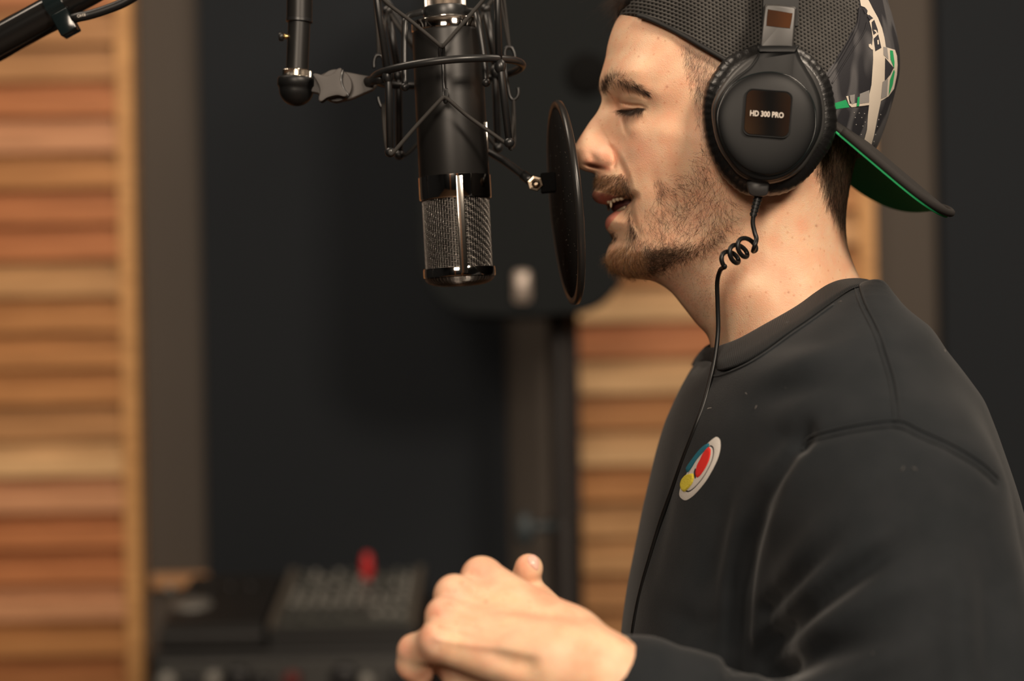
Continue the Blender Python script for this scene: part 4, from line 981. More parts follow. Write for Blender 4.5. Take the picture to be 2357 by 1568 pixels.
def make_cup(sgn, parent):
    mm = (lambda V: V) if sgn < 0 else (lambda V: V * mir)
    f = lambda vf: (mm(np.asarray(vf[0])), vf[1])
    # ear pad: wrinkled ring
    pc = np.array([P(x, y, -.086) for x, y in c2(PAD, 12)]); cen_ = pc.mean(0); n_ = len(pc); V = []
    sd_ = 22
    for k in range(sd_):
        a = 2 * np.pi * k / sd_; rad = .0105 * math.cos(a); ax_y = .0115 * math.sin(a)
        th = np.linspace(0, 2 * np.pi, n_, endpoint=False)
        wr_ = 1 + (.046 * np.sin(th * 58 + 3.1 * np.sin(th * 5)) + .026 * np.sin(th * 91 + 2 * np.sin(th * 3))) * (0.4 + 0.6 * math.sin(a) ** 2)
        dirr = (pc - cen_); dirr /= np.linalg.norm(dirr, axis=1)[:, None]
        wdt = (rad * np.where(rad > 0, wr_, 1) - .0095)[:, None]
        V.append(pc + dirr * wdt + np.array([0, 1, 0]) * ax_y)
    V = np.concatenate(V); F = [(i * n_ + k, i * n_ + (k + 1) % n_, ((i + 1) % sd_) * n_ + (k + 1) % n_, ((i + 1) % sd_) * n_ + k) for i in range(sd_) for k in range(n_)]
    mesh_obj('ear_pad', f((V, F)), M_leather, parent)
    M_rimp = mat('shell_grey_rim', (.040, .040, .040), .42, 0, .45)
    sh_ = mesh_obj('ear_cup', f(pillow(c2(SHELL), [(.9, -.004), (.985, -.004), (1.0, .001), (1.0, .006), (.985, .0095), (.955, .0118), (.90, .0130), (.80, .0135)], plate(-.094))), M_rimp, parent)
    yk = mesh_obj('yoke', f(pillow(c2(YOKE, 4), [(.97, .002), (.995, .003), (1.0, .008), (.998, .0115), (.985, .0140), (.96, .0152), (.90, .0158)], plate(-.0955))), M_hpshell, parent)
    dp = [(1.0, .0), (1.0, .0050)] + [(s, .0050 + .0040 * math.sqrt(max(0, 1 - ((s - 0.0) / 1.0) ** 3.2))) for s in (.99, .975, .955, .93, .90, .86, .80, .72, .62, .5, .35, .2)]
    mesh_obj('cup_cover', f(pillow(c2(DISC), dp, plate(-.108))), M_hpshell, parent)
    # narrow groove line round the cover
    g_ = np.array([P(x, y, -.1118) for x, y in (lambda q: q.mean(0) + (q - q.mean(0)) * 1.005)(c2(DISC, 6))])
    mesh_obj('cover_seam', f(tube(g_, .0006, 6, closed=True)), M_gloss, yk)
    return sh_
cup = make_cup(-1, hp); cup2 = make_cup(1, hp)
ccx, ccy = 1767, 261; a_ = math.radians(4.5)
def platep(sc, Y0, dome=0):
    return lambda x, y, d: P(ccx + (x * math.cos(a_) - y * math.sin(a_)), ccy + (x * math.sin(a_) + y * math.cos(a_)), Y0 - d)
rr_ = roundrect(107, 106, 17, 8)
mesh_obj('name_plate_frame', pillow(rr_ * 1.03, [(1, -.004), (1, .0), (.985, .0006), (.97, .0002)], platep(1, -.1183)), M_hpshell, cup)
mesh_obj('name_plate', pillow(rr_ * .97, [(1, -.003), (1, .0), (.985, .0004)], platep(1, -.1186)), M_screen, cup, smooth=False)
text_mesh('HD 300 PRO', 17.5, lambda x, y, c: P(1765 + x * 0.82 * math.cos(a_ * .9) + y * math.sin(a_ * .9), 263.5 - y * math.cos(a_ * .9) + x * .82 * math.sin(a_ * .9), -.1197 - max(c, 0)), M_text, 'plate_lettering', cup, depth=.0002, bold=.45)
# slider block, headband
sq = lambda L, Y0, prof: pillow(crv(np.array(L, float), 4, True), prof, plate(Y0))
blk = np.array([(1763,11),(1770,9),(1820,13),(1832,18),(1833,26),(1826,106),(1822,114),(1760,112),(1751,108),(1751,98),(1759,20)], float)
mesh_obj('slider_block', sq(blk, -.104, [(.97, -.006), (1, -.004), (1, .003), (.985, .0042), (.95, .0050), (.90, .0052)]), M_greyp if False else mat('slider_grey', (.034, .033, .032), .38, 0, .5), hp)
gl = np.array([(1767,24),(1772,22),(1820,30),(1824,33),(1819,62),(1815,65),(1768,60),(1764,57)], float)
mesh_obj('slider_plate', sq(gl, -.1092, [(1, -.001), (1, .0), (.97, .0004)]), M_chrome, hp, smooth=False)
arc = []; p0 = P(1795, 60, -.098); p1 = P(1800, -60, -.095); 
pts_ = [P(1794,60,-.0985), P(1797,0,-.0975), P(1800,-80,-.093), P(1803,-170,-.078), P(1806,-240,-.050), P(1808,-268,-.0), P(1806,-240,.050), P(1803,-170,.078), P(1800,-80,.093), P(1797,0,.0975), P(1794,60,.0985)]
ap = crv(pts_, 8)
Tn = np.gradient(ap, axis=0); Tn /= np.linalg.norm(Tn, axis=1)[:, None]; wv = np.array([1, 0, -.05]); 
bandv = []
for q, t in zip(ap, Tn):
    nrm_ = norm(np.cross(t, wv)); 
    for a, b in ((-1, -1), (1, -1), (1, 1), (-1, 1)): bandv.append(q + wv * .0112 * a + nrm_ * .0022 * b)
F = [(i * 4 + k, i * 4 + (k + 1) % 4, (i + 1) * 4 + (k + 1) % 4, (i + 1) * 4 + k) for i in range(len(ap) - 1) for k in range(4)] + [(3, 2, 1, 0), tuple(range(4 * len(ap) - 4, 4 * len(ap)))]
mesh_obj('headband', (bandv, F), M_hpshell, hp, auto=40)
# cable with its plug housing, strain relief and coil
mesh_obj('cable_socket', sq([(1720,418),(1745,416),(1770,421),(1769,436),(1764,450),(1745,453),(1727,449),(1721,436)], -.094, [(.95, -.004), (1, -.002), (1, .006), (.96, .0085), (.85, .0095)]), mat('socket_grey', (.022, .021, .021), .45), hp)
rl = [P(1746,450,-.097), P(1733,499,-.0965)]; dR = rl[1] - rl[0]; LR = np.linalg.norm(dR)
pr = []
for k in range(6):
    h0 = LR * k / 6; r0 = .0030 - .00012 * k; pr += [(r0, h0), (r0, h0 + LR / 6 * .62), (r0 * .82, h0 + LR / 6 * .68), (r0 * .82, h0 + LR / 6 * .97)]
mesh_obj('strain_relief', lathe(pr, rl[0], dR, 24), M_rubber, hp, auto=50)
cab = [P(1734,497,-.0965), P(1733,515,-.096), P(1737,535,-.096), P(1741,550,-.097), P(1737,566,-.099)]
ca_, cb_ = np.array([1727, 557.0]), np.array([1669, 601.0]); al = (cb_ - ca_) / np.linalg.norm(cb_ - ca_); pe = np.array([al[1], -al[0]])
if pe[0] > 0: pe = -pe
for k in range(1, 64):
    t = k / 64; th = math.pi * 0.75 + t * 2 * math.pi * 3.0; R_ = 21 - 3 * t
    c_ = ca_ + (cb_ - ca_) * t - pe * 2; rot = pe * math.cos(th) * R_ + al * math.sin(th) * R_ * .62
    cab.append(P(c_[0] + rot[0], c_[1] + rot[1], -.094 + .0046 * math.sin(th + .6) * -1))
rest = []
for x, y in ((1658,622),(1651,650),(1652,700),(1653,760),(1647,815),(1636,870),(1620,930),(1600,985),(1571,1060),(1546,1130),(1521,1200),(1497,1280),(1480,1340),(1466,1400),(1456,1460),(1450,1530),(1446,1620)):
    a1, n1 = cast(x, y, SW); a2, n2 = cast(x, y, BODY)
    c_ = [q + n * .003 for q, n in ((a1, n1), (a2, n2)) if q is not None]
    if c_ and min(c_, key=lambda t: t[1])[1] < -.15: c_ = []
    q = min(c_, key=lambda t: t[1]) if c_ else P(x, y, rest[-1][2] + .004); rest.append([x, y, q[1]])
rest[0][2] = -.085; rest[1][2] = -.075; rest[2][2] = min(rest[2][2], -.066); rest[3][2] = min(rest[3][2], -.062); rest[4][2] = min(rest[4][2], -.064)
for k in range(3): 
    for i in range(1, len(rest) - 1): rest[i][2] = min(rest[i][2], (rest[i - 1][2] + rest[i + 1][2]) / 2 + .001)
cab += [P(*q) for q in rest]
mesh_obj('cable', tube(crv(cab, 6), .00150, 12), M_rubber, hp)

# ------------------------------------------------------------------ condenser microphone (hangs upside down)
AT = P(1027, 60, 0); AB = P(1058, 640, 0); AD = norm(AB - AT); s0 = mpp(0)
def at(py): return (py - 60) * s0 / AD[2] * -1 * -1 if False else (py - 60) * s0
def axp(h): return AT + AD * h
mic = thing('microphone', 'matte black large condenser microphone hanging upside down in the shock mount', 'microphone', axp(at(340)))
R0 = 79.5 * s0
def mlathe(name, prof, m, parent=mic, sides=72, auto=35, **k): return mesh_obj(name, lathe([(r * s0, at(y)) for r, y in prof], AT, AD, sides, **k), m, parent, auto=auto)
mlathe('housing', [(70,70),(77,71),(79,74),(79.5,80),(80.5,250),(81,404),(80,408)], M_micbody)
mlathe('top_ring', [(66,47),(74,48),(79,51),(81,56),(81,72),(79,74)], M_chrome)
mlathe('top_disc', [(40,42),(60,43),(67,46),(67,49)], M_chrome_l)
kn = MB(); prof = []
V, F_ = lathe([(46 * s0, at(-16)), (46 * s0, at(17))], AT, AD, 192); x_, y_, z_ = frame(AD)
c_ = AT; rel = V - AT; hh = rel @ AD; rad_ = rel - hh[:, None] * AD
V = AT + hh[:, None] * AD + rad_ * (1 + .035 * np.where((np.arange(len(V)) % 2) == 0, 1, -1))[:, None]
mesh_obj('knurled_nut', (V, F_), M_wire, mic, smooth=False)
mlathe('neck', [(40,-40),(40,-16),(40,44)], M_black)
mlathe('collar', [(78,406),(83,408),(83,458),(81,461),(76,461)], M_chrome)
mlathe('base_ring', [(76,617),(82,618),(83,622),(83,636),(82,639),(78,640)], M_chrome)
# woven wire basket
bw = MB(); Rg = 76.5 * s0; wr0 = .00014; N1, N2 = 76, 42; amp = .00024; z0, z1 = at(461), at(619)
zz = np.linspace(z0, z1, N2 * 2 + 1); ta = np.linspace(0, 2 * np.pi, N1 * 2, endpoint=False)
for k in range(N1):
    a = 2 * np.pi * (k + .5) / N1; ph = np.cos(np.pi * np.arange(len(zz)) + np.pi * k) * amp * 0.9
    rr2 = Rg + np.where(np.arange(len(zz)) % 2 == 1, np.where(((np.arange(len(zz)) // 2 + k) // 2) % 2 == 0, amp, -amp), 0)
    d_ = math.cos(a) * x_ + math.sin(a) * y_; bw.add(tube(AT + zz[:, None] * AD + rr2[:, None] * d_, wr0, 4, cap=False))
for j in range(N2):
    z_h = z0 + (z1 - z0) * (j + .5) / N2
    rr2 = Rg - np.where(np.arange(N1 * 2) % 2 == 1, np.where(((np.arange(N1 * 2) // 2 + j) // 2) % 2 == 0, amp, -amp), 0)
    bw.add(tube(AT + z_h * AD + rr2[:, None] * (np.cos(ta)[:, None] * x_ + np.sin(ta)[:, None] * y_), wr0, 4, closed=True))
# domed wire cap
Rd = 79 * s0; hd = 17 * s0 * 1.1
for k in range(56):
    a = 2 * np.pi * k / 56; t = np.linspace(0, .96, 14); r_ = Rd * np.cos(t * np.pi / 2) ** .55; hz = at(640) + hd * np.sin(t * np.pi / 2) + amp * np.where((np.arange(14) + k) % 2 == 0, 1, -1)
    bw.add(tube(AT + hz[:, None] * AD + r_[:, None] * (math.cos(a) * x_ + math.sin(a) * y_), wr0, 4, cap=False))
for t in np.linspace(.05, .95, 13):
    r_ = Rd * math.cos(t * np.pi / 2) ** .55; tb = np.linspace(0, 2 * np.pi, 112, endpoint=False)
    bw.add(tube(AT + (at(640) + hd * math.sin(t * np.pi / 2)) * AD + r_ * (np.cos(tb)[:, None] * x_ + np.sin(tb)[:, None] * y_), wr0, 4, closed=True))
mesh_obj('wire_grille', bw.get(), M_wire, mic)
mlathe('inner_gauze', [(73,455),(74,461),(74,619),(76,640),(70,650),(52,654),(20,656)], M_void)
az = math.atan2(0, 1)
front = norm(np.array([.17, -1, 0]) - AD * (np.array([.17, -1, 0]) @ AD)); sidev = norm(np.cross(AD, front))
if sidev[0] < 0: sidev = -sidev
for nm, s_ in (('guard_bar', 1), ('guard_bar', -1)):
    c0 = AT + AD * at(523) + front * s_ * 79.5 * s0
    mesh_obj(nm, box(c0, (19 * s0, 7 * s0, (634 - 409) * s0), .0009, ax=(sidev * s_, front * s_, AD)), M_chrome_l, mic)
c0 = AT + AD * at(318) + np.array([80.8 * s0, 0, 0]); mesh_obj('badge', box(c0, (2.6 * s0, 40 * s0, 66 * s0), .0002, ax=(np.cross(np.array([0, 1, 0]), AD) * 1.0, (0, 1, 0), AD)), M_chrome_l, mic)

# ------------------------------------------------------------------ shock mount
sm = thing('shock_mount', 'black wire shock mount with elastic cords holding the microphone', 'shock mount', P(1027, 165, 0))
rc = AT + AD * at(167) + np.array([-2 * s0, 0, 0]); RR = 172 * s0
th = np.linspace(0, 2 * np.pi, 120, endpoint=False)
rx = norm(P(1203,156,0) - P(850,190,0)); ring = rc + RR * (np.cos(th)[:, None] * rx + np.sin(th)[:, None] * np.array([0, 1, 0]))
mesh_obj('ring', tube(ring, .0026, 16, closed=True), M_black, sm)
def ringY(px, sgn):
    x = P(px, 165, 0)[0] - rc[0]; return sgn * math.sqrt(max(RR ** 2 - x ** 2, 1e-6))
def rod(pts, r=.0022):
    mb = MB().add(tube(crv(pts, 10), r, 12)); return mb
def Pm(px, py, sgn, inset=0.0):  # pixel on the ring's cylinder
    y = ringY(px, sgn) ; return P(px, py, y)
rods = {'A': [(862,-60),(868,0),(892,165),(894,185),(898,350)], 'B': [(1143,-60),(1145,0),(1149,140),(1153,165),(1172,328)]}
for nm, L, sg in (('A', rods['A'], -1), ('B', rods['B'], -1)):
    yy = ringY(L[2][0], sg); pts = [P(x, y, yy) for x, y in L]
    mb = MB().add(tube(np.array(pts[:3]), .0024, 12)).add(tube(np.array(pts[2:]), .0024, 12)).add(sphere(pts[-1], .0036, 16, 10)).add(sphere((pts[2] + pts[3]) / 2, .0040, 16, 10, (1, 1, 1.3))).add(sphere(pts[0], .0036, 16, 10))
    mesh_obj('strut', mb.get(), M_black, sm)
for L, sg in (([(892,25),(915,160),(918,185),(919,357)], 1), ([(1118,20),(1140,150),(1140,180),(1146,340)], 1)):
    yy = ringY(L[1][0], sg); pts = [P(x, y, yy) for x, y in L]
    mb = MB().add(tube(np.array(pts[:2]), .0024, 12)).add(tube(np.array(pts[1:]), .0024, 12)).add(sphere(pts[-1], .0036, 16, 10)).add(sphere(pts[0], .0036, 16, 10)).add(sphere((pts[1] + pts[2]) / 2, .0040, 16, 10, (1, 1, 1.3)))
    mesh_obj('strut', mb.get(), M_black, sm)
# inner clamp collar and its arms
mesh_obj('clamp_collar', lathe([(44 * s0, at(16)), (50 * s0, at(17)), (51 * s0, at(20)), (51 * s0, at(38)), (50 * s0, at(41)), (44 * s0, at(42))], AT, AD, 64), M_black, sm, auto=35)
for L in ([(970,28,-.006),(945,34,-.012),(934,44,-.018),(932,60,-.020),(931,120,-.022),(932,200,-.024)], [(1064,24,-.004),(1090,26,-.010),(1097,36,-.016),(1102,60,-.02),(1112,120,-.022),(1119,190,-.024)]):
    pts = np.array([P(*q) for q in L]); mb = MB().add(tube(crv(pts, 6), .0022, 12)).add(sphere(pts[0], .0024, 12, 8)).add(sphere(pts[-1], .0030, 12, 8))
    mesh_obj('inner_strut', mb.get(), M_black, sm)
# hooks: front centre, right, left, and back
def hook(pts, r=.0012):
    return mesh_obj('hook', tube(crv([P(*q) for q in pts], 6), r, 10), M_black, sm)
fy_ = -.0290
hook([(1013,134,fy_-.002),(1012,114,fy_-.006),(1017,104,fy_-.007),(1021,112,fy_-.005),(1019,135,fy_),(1020,165,fy_),(1022,205,fy_),(1022,226,fy_-.004),(1025,235,fy_-.006),(1028,228,fy_-.007),(1027,205,fy_-.004)], .0012)
yr = .010
hook([(1186,134,yr),(1183,120,yr),(1176,109,yr),(1167,110,yr),(1162,122,yr),(1164,165,yr),(1170,205,yr),(1174,222,yr),(1180,229,yr),(1188,226,yr),(1193,216,yr),(1192,202,yr)], .00125)
hook([(861,157,.006),(861,142,.006),(865,130,.006),(873,127,.006),(880,132,.006),(884,150,.006),(888,185,.006),(892,215,.006),(890,235,.006)], .00125)
hook([(870,223,.0),(872,233,.0),(877,245,.0),(883,250,.0)], .00125)
# elastic cords
def cord(pts, r=.00135, nm='elastic_cord'):
    return mesh_obj(nm, tube(crv([P(*q) for q in pts], 8), r, 10), M_cord, sm)
yA = ringY(895, -1); yB = ringY(1160, -1)
cord([(866,-40,yA-.002),(884,0,yA-.001),(950,52,fy_-.006),(1005,98,fy_-.008),(1017,107,fy_-.007),(1027,98,fy_-.008),(1060,60,fy_-.007),(1112,0,yB),(1143,-40,yB-.002)])
cord([(897,352,yA-.004),(906,350,yA-.005),(960,288,fy_-.008),(1014,230,fy_-.008),(1022,226,fy_-.007),(1033,230,fy_-.008),(1080,270,fy_-.007),(1165,330,yB-.003),(1173,338,yB-.004)])
yh = .008
cord([(862,-40,0.),(864,20,.003),(870,90,.006),(871,130,yh)], .0012); cord([(872,-40,0.),(874,30,.003),(876,90,.006),(876,130,yh)], .0012)
cord([(1152,-40,yr),(1160,0,yr),(1167,60,yr),(1173,112,yr)], .0012); cord([(1144,-40,yr),(1152,0,yr),(1163,60,yr),(1173,113,yr)], .0012)
cord([(1182,228,yr),(1181,270,yr),(1178,310,yr-.006),(1174,342,yB-.002)], .0012); cord([(1182,228,yr),(1184,280,yr),(1184,330,yr),(1176,343,yB)], .0012)
cord([(881,240,.0),(884,290,-.01),(888,330,-.02),(894,352,yA)], .0012); cord([(885,240,.0),(889,290,-.01),(892,330,-.02),(899,352,yA)], .0012)
yC = ringY(918, 1)
cord([(892,25,yC),(930,80,.03),(985,150,.034),(1027,200,.034),(1080,130,.034),(1108,40,yC),(1140,-10,yC)], .0013); cord([(919,358,yC),(940,352,yC),(990,300,.034),(1040,250,.036),(1100,290,.036),(1146,342,yC)], .0013)
cord([(893,22,yC-.004),(886,50,yC-.004),(882,90,.02),(880,128,.008)], .0011)
# swivel bracket and star knob
yb = -.004
arm_ = np.array([P(x, y, yb) for x, y in [(716,182),(760,162),(800,166),(848,175),(866,184),(866,196),(858,206),(806,228),(770,236),(730,214),(714,211)]])
mesh_obj('bracket_arm', (lambda vf: vf)(prism(arm_, (0, .007, 0))), M_greyp, sm, smooth=False).modifiers.new('b', 'BEVEL').width = .0006
kc = P(768, 200, yb); 
mesh_obj('bracket_washer', lathe([(36 * s0, -.002), (38 * s0, 0), (38 * s0, .003), (34 * s0, .004)], kc + np.array([.002, -.0045, 0]), (0, 1, 0), 48), M_greyp, sm, auto=35)
kp = []
tips = [(722,171,6),(797,157,7),(795,222,6),(740,234,7)]
tipc = np.array([(728,174),(787,162),(795,219),(739,231)], float)
kcen = np.array([760, 196.0]); out = []
for i in range(4):
    a = tipc[i]; b = tipc[(i + 1) % 4]; d1 = norm(a - kcen); pp = np.array([-d1[1], d1[0]])
    for q in (-1, -.6, 0, .6, 1): out.append(a + d1 * 4.0 * math.cos(q * 1.3) + pp * 5.2 * math.sin(q * 1.35))
    m2 = (a + b) / 2; mm_ = m2 + (kcen - m2) * .34
    for t in (.25, .5, .75):
        q = a * (1 - t) ** 2 + 2 * t * (1 - t) * (mm_ + (kcen - m2) * .26) + b * t * t; out.append(q)
kn_ = crv(np.array([(721,171),(727,169),(748,174),(764,170),(778,158),(786,158),(785,170),(784,184),(788,200),(798,214),(799,220),(793,223),(780,220),(768,221),(752,226),(740,234),(734,233),(733,226),(736,212),(734,198),(727,184),(721,175)], float), 4, True)
mesh_obj('knob_skirt', pillow(kn_ + np.array([4.5, 2.5]), [(1, -.001), (1.01, .0), (1.01, .0055), (.95, .006)], plate(yb - .003)), M_black, sm)
mesh_obj('star_knob', pillow(kn_, [(.9, -.001), (.985, .0), (1.0, .001), (1.0, .0065), (.99, .0078), (.965, .0085), (.9, .0086), (.5, .0086)], plate(yb - .006)), M_greyp, sm)
mesh_obj('ring_socket', tube(np.array([P(846,188,yb-.001), P(862,184,-.012), P(880,180,-.022)]), .0034, 14), M_black, sm)

# ------------------------------------------------------------------ microphone stand: boom, drop tube
ms = thing('microphone_stand', 'black boom microphone stand reaching in from the top left', 'microphone stand', P(-560, 430, .02) * np.array([1, 1, 0]))
T0 = P(694, -285, 0); T1 = P(689, 46, 0); T2 = P(684, 162, 0); dT = T2 - T1
mesh_obj('drop_tube', tube(np.array([T0, T1]), 29.5 * s0, 32), M_micbody, ms, auto=40)
mesh_obj('tube_ferrule', lathe([(27 * s0, -.0006), (30.5 * s0, 0), (30.5 * s0, .0018), (27 * s0, .0024)], T1 - norm(dT) * .0004, dT, 40), M_black, ms, auto=40)
mesh_obj('lower_tube', tube(np.array([T1, T2]), 25.5 * s0, 32), M_micbody, ms, auto=40)
V, F_ = lathe([(32 * s0, 0), (32.5 * s0, .0005)] + [(32.5 * s0, .0005 + .0048 * k / 6) for k in range(1, 6)] + [(32 * s0, .0054)], T2, dT, 96)
n_ = 96; idx = np.arange(len(V)); rel = V - T2; hh = rel @ norm(dT); rad_ = rel - hh[:, None] * norm(dT)
V = V + rad_ * (.022 * np.where(((idx % n_) + (idx // n_)) % 2 == 0, 1, -1))[:, None]
mesh_obj('knurled_ring', (V, F_), M_chrome_l, ms, smooth=False)
mesh_obj('end_cap', lathe([(36 * s0, 0), (42 * s0, .0003), (44 * s0, .0015), (44 * s0, .0060), (41 * s0, .0070), (39.5 * s0, .0085)] + [(39.5 * s0 * math.cos(t), .0085 + .0112 * math.sin(t)) for t in np.linspace(.1, 1.5, 12)], T2 + norm(dT) * .0050, dT, 56), M_rubber, ms)
tb = P(659, 84, 0)
mesh_obj('thumb_screw', MB().add(tube(np.array([P(668,84,-.002), P(652,84,-.004)]), .0016, 12)).get(), M_brass, ms)
mesh_obj('thumb_screw_head', tube(np.array([P(653,84,-.004), P(651.5,84,-.004), P(643,84.5,-.004), P(642,84.5,-.004)]), [.0024, .0031, .0031, .0024], 20), M_black, ms)
b0 = P(-560, 396, .02); b1 = P(700, -294, 0); bd = norm(b1 - b0)
mesh_obj('boom', tube(np.array([b0 - bd * .1, b1]), .0105, 40), mat('boom_gloss_black', (.008, .008, .008), .16, 0, .6), ms, auto=40)
mesh_obj('boom_joint', sphere(b1, .017, 24, 16), M_black, ms)
mesh_obj('boom_clutch', box(b0, (.05, .05, .06), .008), M_black, ms)
mesh_obj('column', tube(np.array([b0 * np.array([1, 1, 0]) + np.array([0, 0, .12]), b0]), .0125, 24), M_black, ms, auto=40)
for k in range(3):
    a = 2 * math.pi * k / 3 + .4; q = b0 * np.array([1, 1, 0])
    mesh_obj('leg', tube(np.array([q + np.array([0, 0, .16]), q + np.array([.30 * math.cos(a), .30 * math.sin(a), .010])]), .009, 16), M_black, ms)
# cable clip on the boom and the cable it holds
cl = thing('cable_clip', 'black plastic cable clip around the microphone boom', 'clip', P(140, 30, 0))
pc_ = P(118, 14, .012); tt = np.linspace(0, 2 * np.pi, 40, endpoint=False); xb_, yb_, _z = frame(bd)
# point of the boom axis nearest the clip
def on_boom(px): 
    lo_, hi_ = 0, 1
    for _ in range(40):
        m_ = (lo_ + hi_) / 2; q = b0 + (b1 - b0) * m_
        if proj(q)[0] < px: lo_ = m_
        else: hi_ = m_
    return b0 + (b1 - b0) * lo_
pc_ = on_boom(134)
V = []; 
for hgt, r in ((-.006, .0108), (-.006, .0128), (.006, .0128), (.006, .0108)):
    V.append(pc_ + bd * hgt + r * (np.cos(tt)[:, None] * xb_ + np.sin(tt)[:, None] * yb_))
V = np.concatenate(V); n_ = 40; F = [(i * n_ + k, i * n_ + (k + 1) % n_, ((i + 1) % 4) * n_ + (k + 1) % n_, ((i + 1) % 4) * n_ + k) for i in range(4) for k in range(n_)]
mesh_obj('clip_band', (V, F), M_gloss, cl, auto=35)
dn = norm(P(168, 64, 0) - P(128, -8, 0)); q0 = pc_ + dn * .0145
mesh_obj('clip_tail', box(q0 + np.array([0, -.006, 0]), (.0125, .014, .016), .001, ax=(bd, (0, 1, 0), np.cross(bd, (0, 1, 0)))), M_gloss, cl)
cbl = thing('microphone_cable', 'black microphone cable clipped to the boom at the top left', 'cable', P(250, 20, 0))
yc_ = -.002
cp = [P(520,-170,yc_), P(420,-92,yc_), P(345,-33,yc_), P(290,3,yc_), P(245,22,yc_), P(205,34.5,yc_), P(172,42,yc_), P(130,58,.012), P(60,95,.030), P(0,130,.036), P(-120,190,.036), P(-400,330,.036)]
mesh_obj('cable_jacket', tube(crv(cp, 10), .0033, 20), M_rubber, cbl)
text_mesh('RHO', 9.4, lambda x, y, c: P(187 - x * math.cos(.2) - y * math.sin(.2) * -1 - 0, 35.0 + y + x * math.sin(.22), yc_ - .0044 - max(c, 0)), M_text, 'cable_print', cbl, depth=.00005)

# ------------------------------------------------------------------ pop filter
pf = thing('pop_filter', 'round black pop filter seen nearly edge-on before the mouth', 'pop filter', P(1306, 468, 0))
PT = P(1279, 241, 0); PB = P(1324, 694, 0); pcn = (PT + PB) / 2; pu = norm(PB - PT); Rp = np.linalg.norm(PB - PT) / 2
ya = math.radians(5.2); pv = norm(np.array([math.sin(ya), -math.cos(ya), 0]) - pu * (np.array([math.sin(ya), -math.cos(ya), 0]) @ pu)); pn_ = np.cross(pu, pv)
if pn_[0] > 0: pn_ = -pn_          # towards the microphone
hoop = pcn + Rp * (np.cos(th)[:, None] * pu + np.sin(th)[:, None] * pv)
x1, y1, z1_ = pu, pv, pn_
V = []; prof = [(-.0026, -.0022), (.0004, -.0026), (.0020, -.0019), (.0025, 0), (.0020, .0019), (.0004, .0026), (-.0026, .0022), (-.0032, 0)]
dirs = (np.cos(th)[:, None] * pu + np.sin(th)[:, None] * pv)
for r, h in prof: V.append(pcn + (Rp + r) * dirs + pn_ * h)
V = np.concatenate(V); n_ = len(th); F = [(i * n_ + k, i * n_ + (k + 1) % n_, ((i + 1) % 8) * n_ + (k + 1) % n_, ((i + 1) % 8) * n_ + k) for i in range(8) for k in range(n_)]
M_hoop = mat('hoop_plastic', (.016, .0155, .015), .30, 0, .5)
mesh_obj('hoop', (V, F), M_hoop, pf)
M_gauze = mat('nylon_gauze', (.010, .010, .010), .95, 0, .08)
g = M_gauze; tcg = nd(g, 'ShaderNodeTexCoord'); wv1 = nd(g, 'ShaderNodeTexWave'); wv1.inputs['Scale'].default_value = 230; wv1.bands_direction = 'DIAGONAL'
ln(g, tcg.outputs['Object'], wv1.inputs['Vector']); rg = nd(g, 'ShaderNodeValToRGB'); rg.color_ramp.elements[0].color = (.004, .004, .004, 1); rg.color_ramp.elements[1].color = (.020, .019, .018, 1)
ln(g, wv1.outputs[0], rg.inputs[0]); ln(g, rg.outputs[0], bsdf(g).inputs['Base Color'])
for s_ in (-1, 1):
    V = [pcn + pn_ * .0016 * s_]; F = []
    for k in range(n_): V.append(pcn + (Rp - .001) * dirs[k] + pn_ * .0016 * s_)
    V2 = [v + pn_ * .0003 * s_ for v in V]; F = [(0, k + 1, (k + 1) % n_ + 1) for k in range(n_)]; nn_ = len(V)
    F2 = [(nn_ + a, nn_ + c_, nn_ + b) for a, b, c_ in F] + [(k + 1, nn_ + k + 1, nn_ + (k + 1) % n_ + 1, (k + 1) % n_ + 1) for k in range(n_)]
    mesh_obj('gauze', (V + V2, F + F2), M_gauze, pf)
ds = MB()
for k in range(60):
    r_ = Rp * math.sqrt(rng.uniform(0, .85)); a = rng.uniform(0, 2 * math.pi); q = pcn + r_ * (math.cos(a) * pu + math.sin(a) * pv) + pn_ * .0020; ds.add(sphere(q, .00012, 5, 4))
dd = mesh_obj('gauze_dust', ds.get(), M_text, pf); dd['kind'] = 'stuff'
yk = -.004
mesh_obj('hoop_bracket', box(P(1262,421,yk), (.0105, .012, .0135), .0012, ax=(norm(P(1290,419,0) - P(1240,424,0)), (0, 1, 0), norm(P(1260,400,0) - P(1262,440,0)))), M_void, pf)
hx = []
for k in range(6): a = math.pi / 3 * k + .25; hx.append((1232 + 19.5 * math.cos(a), 422 + 19.5 * math.sin(a)))
mesh_obj('clamp_nut', pillow(np.array(hx), [(1, -.003), (1, .002), (.9, .0032), (.62, .0034), (.60, .001)], plate(-.009)), M_brass if False else mat('worn_bronze', (.24, .19, .14), .28, 1.0), pf, smooth=False)
mesh_obj('clamp_bolt', lathe([(9.5 * s0, 0), (10 * s0, -.0008), (9 * s0, -.0052), (6 * s0, -.0056), (4.6 * s0, -.0054), (4.4 * s0, -.002)], P(1233, 423, -.010), (0, 1, 0), 24), MATS['worn_bronze'], pf, auto=40)
gn = [P(1226,418,-.004), P(1205,404,.0), P(1165,374,.012), P(1130,352,.025), P(1090,325,.045), P(1040,270,.08), P(960,120,.12), P(850,-60,.13), P(740,-250,.04)]
mesh_obj('support_arm', tube(crv(gn, 8), .0026, 16), M_black, pf)
mesh_obj('arm_end', tube(np.array([P(1226,419,-.004), P(1204,403,.0005)]), .0035, 16), M_black, pf)
